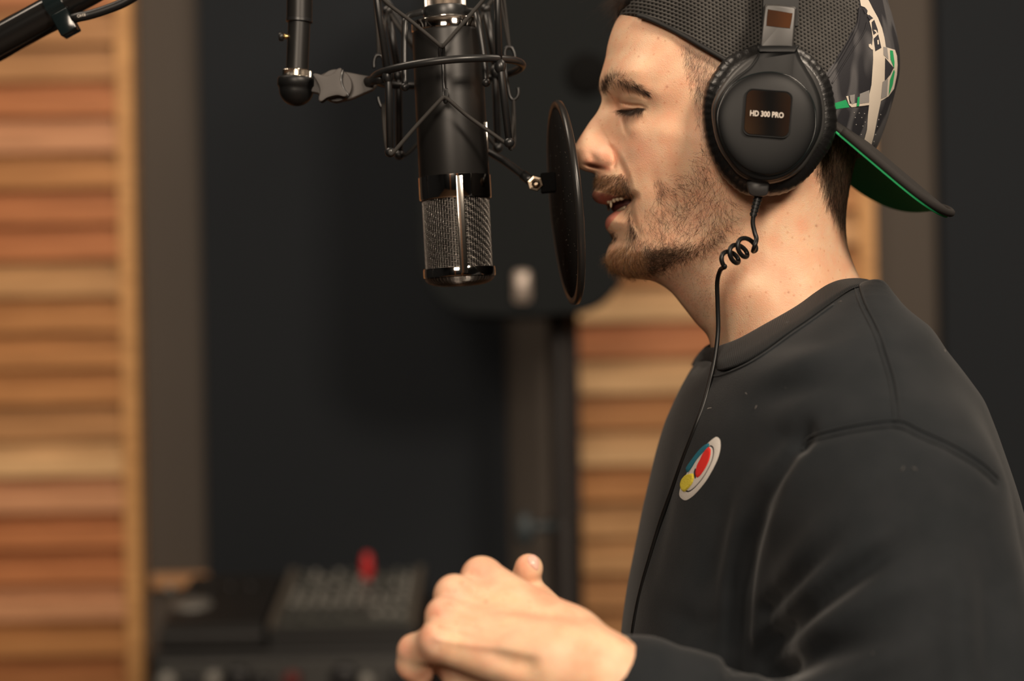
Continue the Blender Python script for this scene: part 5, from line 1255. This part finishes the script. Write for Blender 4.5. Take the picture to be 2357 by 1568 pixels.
# ------------------------------------------------------------------ hair
M_hair = mat('dark_brown_hair', (.022, .012, .007), .45, 0, .4)
M_hair2 = mat('brown_beard_hair', (.045, .023, .012), .42, 0, .45)
M_hair3 = mat('ginger_beard_hair', (.30, .145, .055), .42, 0, .45)
def strands(items, r0, segs=4, curl=.25, tip=.25, seed=1):
    """items: (root, normal, direction, length); thin tapering three-sided tubes"""
    R = np.random.default_rng(seed); n = len(items)
    p = np.array([i[0] for i in items]); nn = np.array([i[1] for i in items]); d = np.array([i[2] for i in items]); L = np.array([i[3] for i in items])[:, None]
    side_ = np.cross(d, nn); side_ /= np.linalg.norm(side_, axis=1)[:, None] + 1e-9
    cu = R.normal(0, curl, (n, 1)); K = segs + 1; V = np.zeros((n, K, 3, 3))
    for k in range(K):
        t = k / segs
        c_ = p + d * L * t + side_ * L * cu * t * t + nn * L * (-.10) * t * t - nn * .0004 * (1 - t)
        r = r0 * (1 - (1 - tip) * t)
        for j in range(3):
            a = 2 * math.pi * j / 3; V[:, k, j] = c_ + r * (math.cos(a) * side_ + math.sin(a) * nn)
    V = V.reshape(-1, 3); base = (np.arange(n) * K * 3)[:, None, None]
    F = []
    for k in range(segs):
        for j in range(3): F.append([k * 3 + j, k * 3 + (j + 1) % 3, (k + 1) * 3 + (j + 1) % 3, (k + 1) * 3 + j])
    F = (np.array(F)[None] + base).reshape(-1, 4)
    return V, F
def mk_items(poly, n, length, ang, spread=15, lift=.3, feather=0, lvar=.35, seed=0, bvh=BODY, ang2=None, axis=None):
    """roots scattered inside a picture polygon; ang in degrees (0 = towards +x, 90 = down)"""
    R = np.random.default_rng(seed); poly = np.array(poly, float); lo, hi = poly.min(0), poly.max(0); out = []
    tries = 0
    while len(out) < n and tries < n * 12:
        m = 400; tries += m; q = R.uniform(lo, hi, (m, 2)); ins = in_poly(q[:, 0], q[:, 1], poly)
        dd, _ = seg_dist(q[:, 0], q[:, 1], poly)
        if feather: ins &= R.uniform(0, 1, m) < np.clip(dd / feather, .04, 1)
        for (x, y) in q[ins]:
            p_, nn = cast(x, y, bvh)
            if p_ is None: continue
            a = ang(x, y) if callable(ang) else ang
            a = math.radians(a + R.normal(0, spread)); d = cR * math.cos(a) - cU * math.sin(a); d = d - nn * (d @ nn); d = norm(d); d = norm(d + nn * max(.02, lift + R.normal(0, .08)))
            out.append((p_, nn, d, length * 1e-3 * (1 + R.normal(0, lvar) if lvar else 1) if True else 0))
            if len(out) >= n: break
    return [(a, b, c, max(l, length * 3e-4)) for a, b, c, l in out]
def mirror_items(it): return [(a * mir, b * mir, c * mir, l) for a, b, c, l in it]
def beard_ang(x, y):
    # cheek: down and forward; jaw: forward-down; chin: down
    t = np.clip((y - 380) / 260, 0, 1); u_ = np.clip((1560 - x) / 160, 0, 1)
    return 62 + 50 * t * (1 - u_) + 30 * u_ + 35 * math.sin(x * .031 + y * .017) * (1 - u_)
full = []
full += mk_items([(1640,330),(1655,390),(1690,440),(1712,470),(1700,510),(1665,545),(1620,580),(1570,612),(1520,640),(1480,645),(1470,600),(1462,540),(1470,500),(1490,455),(1500,410),(1530,400),(1570,375),(1600,330)], 1500, 7.5, beard_ang, 30, .22, 26, seed=1)
full += mk_items([(1455,470),(1463,510),(1475,540),(1500,560),(1500,640),(1440,641),(1405,618),(1398,595),(1400,575),(1420,560),(1440,545),(1448,500)], 800, 6.5, lambda x, y: 95 + (1440 - x) * .5, 26, .32, 8, seed=2)
full += mk_items([(1500,560),(1560,560),(1620,545),(1690,500),(1660,550),(1600,595),(1540,630),(1480,640),(1480,590)], 1100, 8, beard_ang, 35, .22, 12, seed=3)
full += mk_items([(1500,400),(1520,395),(1530,440),(1518,470),(1505,450)], 130, 6, 70, 18, .15, 8, seed=4)
dark_side = mk_items([(1440,395),(1450,420),(1455,470),(1460,510),(1470,540),(1460,548),(1450,530),(1446,490),(1440,462),(1432,440),(1430,410)], 420, 5.5, 100, 14, .25, 3, seed=5)
gold = mk_items([(1400,570),(1440,556),(1480,575),(1478,635),(1440,640),(1405,620),(1396,600)], 800, 7, lambda x, y: 100 + (1440 - x) * .9, 24, .42, 6, seed=6)
mous = mk_items([(1368,400),(1400,397),(1434,395),(1446,410),(1450,450),(1440,458),(1415,450),(1390,442),(1374,434),(1368,420)], 900, 4.6, lambda x, y: 118 + (1420 - x) * .75, 16, .42, 3, seed=7)
mousg = mk_items([(1368,400),(1400,397),(1434,395),(1446,410),(1448,440),(1415,444),(1390,438),(1374,430),(1368,420)], 500, 4.6, lambda x, y: 125 + (1420 - x) * .75, 18, .5, 3, seed=8)
soul = mk_items([(1400,536),(1412,530),(1424,534),(1420,552),(1410,560),(1402,552)], 160, 4.2, 110, 20, .4, 3, seed=9)
mb_ = full + dark_side + soul + mous
v1, f1 = strands(mb_ + mirror_items(mb_), .000068, 4, .35, seed=2)
beard = mesh_obj('beard', (v1, f1), M_hair2, body); beard['kind'] = 'stuff'
gg = gold + mousg
v1, f1 = strands(gg + mirror_items(gg), .000062, 4, .35, seed=3); ob = mesh_obj('beard_highlights', (v1, f1), M_hair3, body); ob['kind'] = 'stuff'
# stubble on the throat
stb = mk_items([(1500,650),(1530,655),(1570,690),(1600,735),(1630,765),(1650,700),(1665,640),(1700,580),(1730,520),(1712,480),(1660,555),(1600,605)], 1500, 1.3, 115, 25, .35, 14, seed=10)
v1, f1 = strands(stb + mirror_items(stb), .00006, 2, .1, seed=4); ob = mesh_obj('stubble', (v1, f1), M_hair2, body); ob['kind'] = 'stuff'
# brow and lashes
brow = []
BR = np.array([(1391,214,-60),(1393,200,-70),(1403,190,-60),(1418,181,-20),(1438,186,12),(1460,196,24),(1478,206,32),(1490,213,36)], float)
Rb = np.random.default_rng(21)
for k in range(1150):
    t = Rb.beta(1.0, 1.35) * (len(BR) - 1.001); i = int(t); q = BR[i] + (BR[i + 1] - BR[i]) * (t - i); wdt = np.interp(t, [0, 1.5, 3, 5, 7], [10, 12, 11, 8, 4])
    x = q[0] + Rb.normal(0, wdt * .45); y = q[1] + Rb.normal(0, wdt * .62) + 2
    p_, nn = cast(x, y)
    if p_ is None: continue
    a = math.radians(q[2] + Rb.normal(0, 16) + (14 if y > q[1] else -8)); d = cR * math.cos(a) - cU * math.sin(a); d = norm(norm(d - nn * (d @ nn)) + nn * .25)
    brow.append((p_, nn, d, Rb.uniform(.0035, .0068)))
for sgn in (0, 1):
    it = mirror_items(brow) if sgn else brow
    v1, f1 = strands(it, .000062, 4, .2, seed=5); ob = mesh_obj('eyebrow', (v1, f1), M_hair, body); ob['kind'] = 'stuff'
lash = []
for k in range(240):
    t = Rb.uniform(0, 1); x = np.interp(t, [0, 1], [1430, 1482]); y = np.interp(x, [a for a, b in LASH], [b for a, b in LASH]) + 1.5
    p_, nn = cast(x, y)
    if p_ is None: continue
    a = math.radians(np.interp(t, [0, .4, 1], [160, 135, 112]) + Rb.normal(0, 9)); d = cR * math.cos(a) - cU * math.sin(a); d = norm(d + np.array([0, -1, 0]) * .55)
    lash.append((p_, np.array([0, 0, -1.0]), d, Rb.uniform(.0055, .0098)))
for sgn in (0, 1):
    v1, f1 = strands(mirror_items(lash) if sgn else lash, .00010, 5, .18, seed=6); ob = mesh_obj('eyelashes', (v1, f1), M_hair, body); ob['kind'] = 'stuff'
# clipped hair at the temple and behind the cup
tem = mk_items([(1558,90),(1575,86),(1610,100),(1672,140),(1672,200),(1650,240),(1635,300),(1635,400),(1612,345),(1600,290),(1592,235),(1586,190),(1572,150),(1560,120)], 3400, 4.2, lambda x, y: 92 + 14 * math.sin(x * .05 + y * .02), 12, .12, 22, seed=12)
nape = mk_items([(1872,385),(1890,440),(1910,490),(1935,530),(1955,560),(1960,500),(1975,420),(1990,340),(1990,250),(1900,250),(1870,330)], 6000, 6.0, lambda x, y: 96 - (x - 1900) * .12, 12, .12, 12, seed=13)
hh_ = tem + nape
v1, f1 = strands(hh_ + mirror_items(hh_), .00006, 3, .2, seed=7); ob = mesh_obj('clipped_hair', (v1, f1), M_hair2, body); ob['kind'] = 'stuff'
nz_ = nape[:2200]
v1, f1 = strands(nz_ + mirror_items(nz_), .00008, 3, .2, seed=17); ob = mesh_obj('nape_hair', (v1, f1), M_hair, body); ob['kind'] = 'stuff'
# tuft of hair pushed out above the snap strap
tf = []
Rt = np.random.default_rng(31)
for k in range(900):
    y_ = Rt.normal(0, .018); rt = P(1438 + Rt.uniform(-6, 16), Rt.uniform(-40, 8), 0); rt[1] = y_
    a = math.radians(Rt.normal(140, 22)); d = cR * math.cos(a) - cU * math.sin(a); d = norm(d + np.array([0, Rt.normal(0, .35), 0])); tf.append((rt, norm(np.array([-.5, 0, 1.0])), d, Rt.uniform(.010, .022)))
v1, f1 = strands(tf, .00007, 6, .55, seed=8); ob = mesh_obj('forelock', (v1, f1), M_hair, body); ob['kind'] = 'stuff'
# ------------------------------------------------------------------ the room
YB = 2.0
def struct(name, vf, m, kind='structure', **k): o = mesh_obj(name, vf, m, None, smooth=False, **k); o['kind'] = kind; return o
M_wall = mat('taupe_wall', (.072, .060, .050), .85); noise_bump(M_wall, 120, .1, .001)
M_dark = mat('black_fabric_panel', (.0170, .0200, .0238), .95, 0, .2)
M_floor = mat('dark_wood_floor', (.09, .055, .03), .5); noise_col(M_floor, 6, (.06, .035, .02), (.12, .07, .04), stretch=(1, 12, 1))
M_ceil = mat('ceiling_paint', (.16, .14, .12), .9)
ZC = 2.9; XL, XR = -2.6, 2.6; YF = -4.3
struct('floor', bx(XL - .1, XR + .1, YF - .1, YB + .2, -.1, 0), M_floor)
struct('ceiling', bx(XL - .1, XR + .1, YF - .1, YB + .2, ZC, ZC + .1), M_ceil)
struct('wall_back', bx(XL - .1, XR + .1, YB, YB + .1, 0, ZC), M_wall)
struct('wall_front', bx(XL - .1, XR + .1, YF - .1, YF, 0, ZC), M_dark)
struct('wall_left', bx(XL - .1, XL, YF, YB, 0, ZC), M_dark)
struct('wall_right', bx(XR, XR + .1, YF, YB, 0, ZC), M_dark)
def xr(px, Y): return P(px, 784, Y)[0]
def zr(py, Y): return P(1178, py, Y)[2]
def tilt(px, py): return 0
M_wood = mat('oiled_pine', (.45, .22, .09), .5, 0, .35)
_a = nd(M_wood, 'ShaderNodeVertexColor'); _a.layer_name = 'tint'; _t = nd(M_wood, 'ShaderNodeTexCoord'); _m = nd(M_wood, 'ShaderNodeMapping'); _m.inputs['Scale'].default_value = (2, 8, 30)
_n = nd(M_wood, 'ShaderNodeTexNoise'); _n.inputs['Scale'].default_value = 3; _n.inputs['Detail'].default_value = 5; ln(M_wood, _t.outputs['Object'], _m.inputs[0]); ln(M_wood, _m.outputs[0], _n.inputs['Vector'])
_r = nd(M_wood, 'ShaderNodeValToRGB'); _r.color_ramp.elements[0].color = (.6, .52, .45, 1); _r.color_ramp.elements[1].color = (1.15, 1.12, 1.1, 1); _r.color_ramp.elements[0].position = .3; _r.color_ramp.elements[1].position = .7
ln(M_wood, _n.outputs[0], _r.inputs[0]); _x = nd(M_wood, 'ShaderNodeMix', data_type='RGBA', blend_type='MULTIPLY'); _x.inputs[0].default_value = .7
ln(M_wood, _a.outputs[0], _x.inputs[6]); ln(M_wood, _r.outputs[0], _x.inputs[7]); ln(M_wood, _x.outputs[2], bsdf(M_wood).inputs['Base Color'])
TN = {'t': (.48,.255,.11), 'r': (.50,.20,.08), 'o': (.50,.24,.09), 'p': (.57,.33,.15), 'P': (.72,.47,.24), 'k': (.62,.32,.17), 'd': (.42,.18,.07)}
def slat_panel(name, label, x0, x1, yb, z0, z1, pitch, zoff, seed, post=None, facing=-1, tones=None):
    """wide slats alternating proud and recessed, with a plain upright at one side"""
    R = np.random.default_rng(seed)
    t = thing(name, label, 'wall panel', ((x0 + x1) / 2, yb, z0), 'slatted wood panels on the back wall' if facing < 0 else None)
    mb = MB(); cols = []
    z = z0 + zoff
    def addb(a, b, y0, y1, zz0, zz1, c):
        n0 = mb.n; mb.add(bx(a, b, y0, y1, zz0, zz1, .002)); cols.append(np.tile(c, (mb.n - n0, 1)))
    pal = [(.50,.22,.085),(.46,.19,.075),(.58,.30,.12),(.48,.205,.09),(.62,.34,.15),(.44,.18,.07),(.54,.25,.10)]
    xa, xb_ = (x0, x1)
    if post == 'R': xb_ = x1 - .03
    if post == 'L': xa = x0 + .04
    y_in = yb; f_ = facing
    while z < z1:
        c = np.array(pal[R.integers(0, 7)]) * R.uniform(.9, 1.1)
        if tones:
            py_ = 784 - (z + pitch * .58 - CZ) / mpp(YB - .05); kk = int(round((py_ - tones[0]) / tones[1]))
            if 0 <= kk < len(tones[2]): c = np.array(TN[tones[2][kk]])
        c2_ = c * R.uniform(.82, .95)
        addb(xa, xb_, y_in, y_in + f_ * .045, z, min(z + pitch * .58, z1), c)
        addb(xa, xb_, y_in, y_in + f_ * .022, z + pitch * .58, min(z + pitch, z1), c2_)
        z += pitch
    o = mesh_obj('slats', mb.get(), M_wood, t, smooth=False); attr_col(o, 'tint', np.concatenate(cols))
    if post:
        a, b = (x1 - .03, x1) if post == 'R' else (x0, x0 + .04)
        v = bx(a, b, y_in, y_in + f_ * .052, z0, z1, .003); o = mesh_obj('upright', v, M_wood, t, smooth=False); attr_col(o, 'tint', np.tile((.60, .33, .13), (len(v[0]), 1)))
    return t
Yp = YB - .05
# left panel leans a little with the picture's left edge; pitch 83 px
pit = 83 * mpp(Yp)
slat_panel('slatted_panel', 'tall slatted pine wall panel at the left edge behind the boom', xr(-420, Yp), xr(316, Yp), YB - .004, .02, 2.75, pit, (zr(784, Yp) - .02) % pit - pit * .25 - 24 * mpp(Yp), 4, 'R', tones=(37, 83.5, 'ttrkorrpoootPkrrkod'))
slat_panel('slatted_panel', 'slatted pine wall panel right of the loudspeaker, behind the singer', xr(1332, Yp), xr(2018, Yp), YB - .004, .02, 2.75, pit, (zr(784, Yp) - .02) % pit + pit * .1 + 30 * mpp(Yp), 9, 'R', tones=(437, 82, 'opoPrPoPopptto'))
# panels behind the camera, seen only as reflections
for a, b, sd in ((-.95, -.80, 12), (.60, .762, 13), (.845, 1.02, 14)):
    slat_panel('slatted_panel', 'narrow slatted pine panel on the wall behind the viewer, ' + {12: 'nearest the left wall', 13: 'middle one of three', 14: 'nearest the right wall'}[sd], a, b, YF + .004, .02, 2.75, .07, 0, sd, None, 1)
Yd = YB - .03
def flat_thing(name, label, cat, x0, x1, y0, y1, z0, z1, m, bev=.004):
    v = bx(x0, x1, y0, y1, z0, z1, bev); o = mesh_obj(name, v, m, None, smooth=False, loc=((x0 + x1) / 2, (y0 + y1) / 2, z0)); set_props(o, label, cat); return o
flat_thing('acoustic_panel', 'large black acoustic panel on the back wall behind the microphone', 'acoustic panel', xr(470, Yd), xr(1163, Yd), YB - .04, YB - .004, .30, 2.8, M_dark)
flat_thing('acoustic_panel', 'black acoustic panel at the right edge behind the singer', 'acoustic panel', xr(2168, Yd), xr(2700, Yd), YB - .04, YB - .004, .30, 2.8, M_dark)
tr = struct('trim_1', bx(xr(335, Yd), xr(478, Yd), YB - .03, YB, zr(1340, Yd), zr(1308, Yd), .004), M_wood); attr_col(tr, 'tint', np.tile((.50, .28, .14), (len(tr.data.vertices), 1)))
# loudspeaker on its stand
Ys = 1.35; M_pa = mat('speaker_cabinet', (.0100, .0115, .0122), .9, 0, .1); noise_bump(M_pa, 500, .2, .001)
xs0, xs1 = xr(968, Ys), xr(1452, Ys); zb, zt = zr(722, Ys), zr(-230, Ys)
spk = thing('loudspeaker', 'large black stage loudspeaker on a stand behind the pop filter', 'loudspeaker', ((xs0 + xs1) / 2, Ys + .15, zb))
cx_s = (xs0 + xs1) / 2; wS = (xs1 - xs0) / 2
def sprof(y_, sc=1.0):
    o_ = [];
    for q in np.linspace(0, 1, 14): o_.append((cx_s - wS * sc + (1 - math.cos(q * math.pi / 2)) * .075, 0, zb + .10 - .10 * math.sin(q * math.pi / 2)))
    for q in np.linspace(0, 1, 8): o_.append((cx_s - wS * sc + .075 + q * (2 * wS * sc - .15), 0, zb - .006 * math.sin(q * math.pi)))
    for q in np.linspace(0, 1, 14): o_.append((cx_s + wS * sc - (1 - math.sin(q * math.pi / 2)) * .075, 0, zb + .10 * (1 - math.cos(q * math.pi / 2))))
    o_ += [(cx_s + wS * sc * .96, 0, zt - .06), (cx_s + wS * sc * .80, 0, zt), (cx_s - wS * sc * .80, 0, zt), (cx_s - wS * sc * .96, 0, zt - .06)]
    a = np.array(o_); a[:, 1] = y_; return a
front_ = sprof(Ys); vf = prism(front_, (0, .30, 0)); so = mesh_obj('cabinet', vf, M_pa, spk, smooth=False); md = so.modifiers.new('b', 'BEVEL'); md.width = .012; md.segments = 3; md.limit_method = 'ANGLE'
mesh_obj('port', lathe([(.030, -.002), (.032, 0), (.024, .004), (.02, .03)], (xr(1362, Ys), Ys - .003, zr(175, Ys)), (0, 1, 0), 32), M_void, spk)
0 and mesh_obj('woofer', lathe([(.118, -.001), (.120, -.008), (.108, -.010), (.100, -.002)] + [(.1 - .07 * q, -.002 + .0 * q) for q in (0.2, .5, 1)], (cx_s - .01, Ys - .001, zr(330, Ys)), (0, 1, 0), 48), mat('grille_black', (.022, .022, .020), .8), spk)
mesh_obj('logo_badge', box((xr(1204, Ys), Ys - .006, zr(660, Ys)), (.026, .008, .048), .007), mat('pewter_badge', (.26, .22, .19), .35, .6), spk)
st_ = thing('loudspeaker_stand', 'dark tripod stand holding up the black loudspeaker', 'speaker stand', (cx_s + .02, Ys + .15, 0))
M_stand = mat('stand_steel', (.022, .019, .018), .5, .2)
pxs = xr(1292, Ys + .15)
mesh_obj('pole', tube(np.array([(pxs, Ys + .15, .30), (pxs - .004, Ys + .15, zb - .004)]), .0175, 24), M_stand, st_, auto=40)
mesh_obj('outer_tube', tube(np.array([(pxs, Ys + .15, .25), (pxs, Ys + .15, zr(1190, Ys + .15))]), .026, 24), M_stand, st_, auto=40)
mesh_obj('locking_knob', MB().add(tube(np.array([(pxs, Ys + .15, zr(1215, Ys + .15)), (xr(1215, Ys), Ys + .10, zr(1215, Ys + .1))]), .008, 12)).add(sphere((xr(1200, Ys), Ys + .09, zr(1218, Ys + .1)), .022, 16, 10, (.7, .7, 1.2))).get(), mat('knob_blue_grey', (.03, .04, .045), .5), st_)
for k in range(3):
    a = 2 * math.pi * k / 3; mesh_obj('leg', tube(np.array([(pxs, Ys + .15, .55), (pxs + .42 * math.cos(a), Ys + .15 + .42 * math.sin(a), .014)]), .013, 14), M_stand, st_)
# dark upright beside the stand: second pole (a lighting stand)
Yl = 1.73; Mp2 = mat('dark_post', (.026, .023, .024), .7)
po = thing('square_post', 'dark brown square post beside the slatted panel', 'post', (xr(1296, Yl), Yl, 0))
mesh_obj('shaft', bx(xr(1262, Yl), xr(1330, Yl), Yl - .025, Yl + .025, .02, 2.3, .004), Mp2, po, smooth=False)
mesh_obj('foot', bx(xr(1262, Yl) - .06, xr(1330, Yl) + .06, Yl - .09, Yl + .09, 0, .022, .004), Mp2, po, smooth=False)

# equipment rack and mixers
Yr = 1.30
M_rk = mat('rack_black', (.010, .010, .010), .5); M_panelg = mat('fascia_grey', (.075, .077, .070), .5, .2); M_knob = mat('knob_black', (.008, .008, .009), .4); M_kw = mat('knob_light', (.17, .165, .15), .4)
M_red = mat('red_plastic', (.40, .012, .014), .35)
xa, xb2 = xr(330, Yr), xr(955, Yr); ztop = zr(1488, Yr)
rack = thing('equipment_rack', 'black equipment rack at the bottom left with knobs on its fascia', 'rack', ((xa + xb2) / 2, Yr + .25, 0))
mesh_obj('cabinet', bx(xa, xb2, Yr, Yr + .5, .04, ztop, .004), M_rk, rack, smooth=False)
mesh_obj('fascia', bx(xa + .015, xb2 - .015, Yr - .006, Yr + .002, ztop - .13, ztop - .012, .002), mat('rack_fascia', (.042, .042, .040), .5), rack, smooth=False)
for i, (px_k, py_k, r_, mk_) in enumerate([(372,1552,.016,M_kw),(425,1556,.013,M_knob),(480,1548,.014,M_kw),(535,1552,.022,M_knob),(595,1556,.012,M_knob),(660,1552,.014,mat('knob_dull_red', (.09, .012, .010), .4)),(780,1552,.022,M_knob),(830,1558,.012,M_kw),(905,1552,.014,M_knob)]):
    q = np.array([xr(px_k, Yr), Yr - .006, zr(py_k, Yr)]); mesh_obj('knob', lathe([(r_ * .8, 0), (r_, -.002), (r_ * .9, -.014), (r_ * .6, -.016)], q, (0, 1, 0), 20), mk_, rack)
for s_ in (xa + .04, xb2 - .04):
    for y_ in (Yr + .05, Yr + .45): mesh_obj('foot', bx(s_ - .02, s_ + .02, y_ - .02, y_ + .02, 0, .042, .003), M_rk, rack, smooth=False)
# flat dark player to the left
xa2, xb3 = xr(345, Yr), xr(592, Yr)
pl_b = thing('amplifier', 'flat black amplifier box on the rack, left of the mixing console', 'amplifier', ((xa2 + xb3) / 2, Yr + .15, ztop))
mesh_obj('case', bx(xa2, xb3, Yr + .02, Yr + .30, ztop, zr(1442, Yr + .02), .004), M_rk, pl_b, smooth=False)
zt2 = zr(1442, Yr + .02)
mesh_obj('fascia', bx(xa2 + .006, xb3 - .006, Yr + .015, Yr + .022, ztop + .006, zt2 - .006, .001), mat('fascia_dark', (.014, .014, .014), .4), pl_b, smooth=False)
dj = thing('control_unit', 'small dark controller with a pale dial on top of the black amplifier', 'audio controller', ((xa2 + xb3) / 2, Yr + .17, zt2))
zt3 = zr(1408, Yr + .1)
v, f = bx(xa2 + .002, xb3 - .004, Yr + .04, Yr + .28, zt2, zt3); v[v[:, 2] > (zt2 + zt3) / 2, 2] += (v[v[:, 2] > (zt2 + zt3) / 2, 1] - Yr - .04) * .16
mesh_obj('case', (v, f), M_rk, dj, smooth=False)
mesh_obj('dial', lathe([(.030, 0), (.031, .004), (.026, .008), (.010, .009)], (xr(422, Yr + .1), Yr + .13, zt3 + .012), (0, -.16, 1), 32), mat('dial_grey', (.13, .125, .115), .4), dj)
for q_ in range(5): mesh_obj('button', box((xr(350 + q_ * 48, Yr + .1), Yr + .20, zt3 + .030), (.012, .012, .010), .002), M_knob if q_ else M_kw, dj)
# mixing console
Ym = Yr + .02; xm0, xm1 = xr(606, Ym), xr(944, Ym); zm0 = ztop; zf = zr(1437, Ym); zbk = zf + .045; dep = .26
mx_ = thing('mixing_console', 'compact grey mixing console on the rack with rows of knobs', 'mixer', ((xm0 + xm1) / 2, Ym + dep / 2, zm0))
V = np.array([(xm0, Ym, zm0), (xm1, Ym, zm0), (xm1, Ym + dep, zm0), (xm0, Ym + dep, zm0), (xm0, Ym, zf), (xm1, Ym, zf), (xm1, Ym + dep, zbk), (xm0, Ym + dep, zbk)])
mesh_obj('case', (V, [(0, 3, 2, 1), (4, 5, 6, 7), (0, 1, 5, 4), (1, 2, 6, 5), (2, 3, 7, 6), (3, 0, 4, 7)]), M_rk, mx_, smooth=False)
slope = (zbk - zf) / dep; upn = norm(np.array([0, -slope, 1]))
def onmx(u, v): return np.array([xm0 + (xm1 - xm0) * u, Ym + dep * v, zf + slope * dep * v])
pv_ = [onmx(.05, .03), onmx(.95, .03), onmx(.95, .97), onmx(.05, .97)]
mesh_obj('control_panel', prism(np.array(pv_), upn * .002), M_panelg, mx_, smooth=False)
for s_ in (0, 1):
    a, b = (0, .05) if s_ == 0 else (.95, 1); pv_ = [onmx(a, 0), onmx(b, 0), onmx(b, 1), onmx(a, 1)]
    mesh_obj('side_cheek', prism(np.array(pv_), upn * .010), M_kw if False else mat('cheek_grey', (.085, .075, .062), .5), mx_, smooth=False)
Rk = np.random.default_rng(8)
for i in range(10):
    for j in range(6):
        m_q = M_kw if (j < 2 or Rk.uniform() < .35) else (M_panelg if Rk.uniform() < .5 else M_knob)
        mesh_obj('knob', lathe([(.0045, 0), (.0048, .005), (.0038, .009), (.002, .0095)], onmx(.11 + .087 * i, .34 + .115 * j) + upn * .002, upn, 10), m_q, mx_)
for i in range(10): mesh_obj('fader', box(onmx(.11 + .087 * i, .12 + .08 * Rk.uniform()) + upn * .006, (.010, .016, .008), .001), M_kw if i > 6 else M_knob, mx_)
rd = P(845, 1318, Ym + .21); rb_ = onmx((rd[0] - xm0) / (xm1 - xm0), .82)
ro_ = thing('red_marker', 'small red object standing at the back of the mixing console', 'red object', rb_ + upn * .002)
mesh_obj('barrel', lathe([(.007, 0), (.0095, .002), (.0100, .012), (.009, .032), (.006, .042), (.003, .044)], rb_ + upn * .002, (0, 0, 1), 16), M_red, ro_)
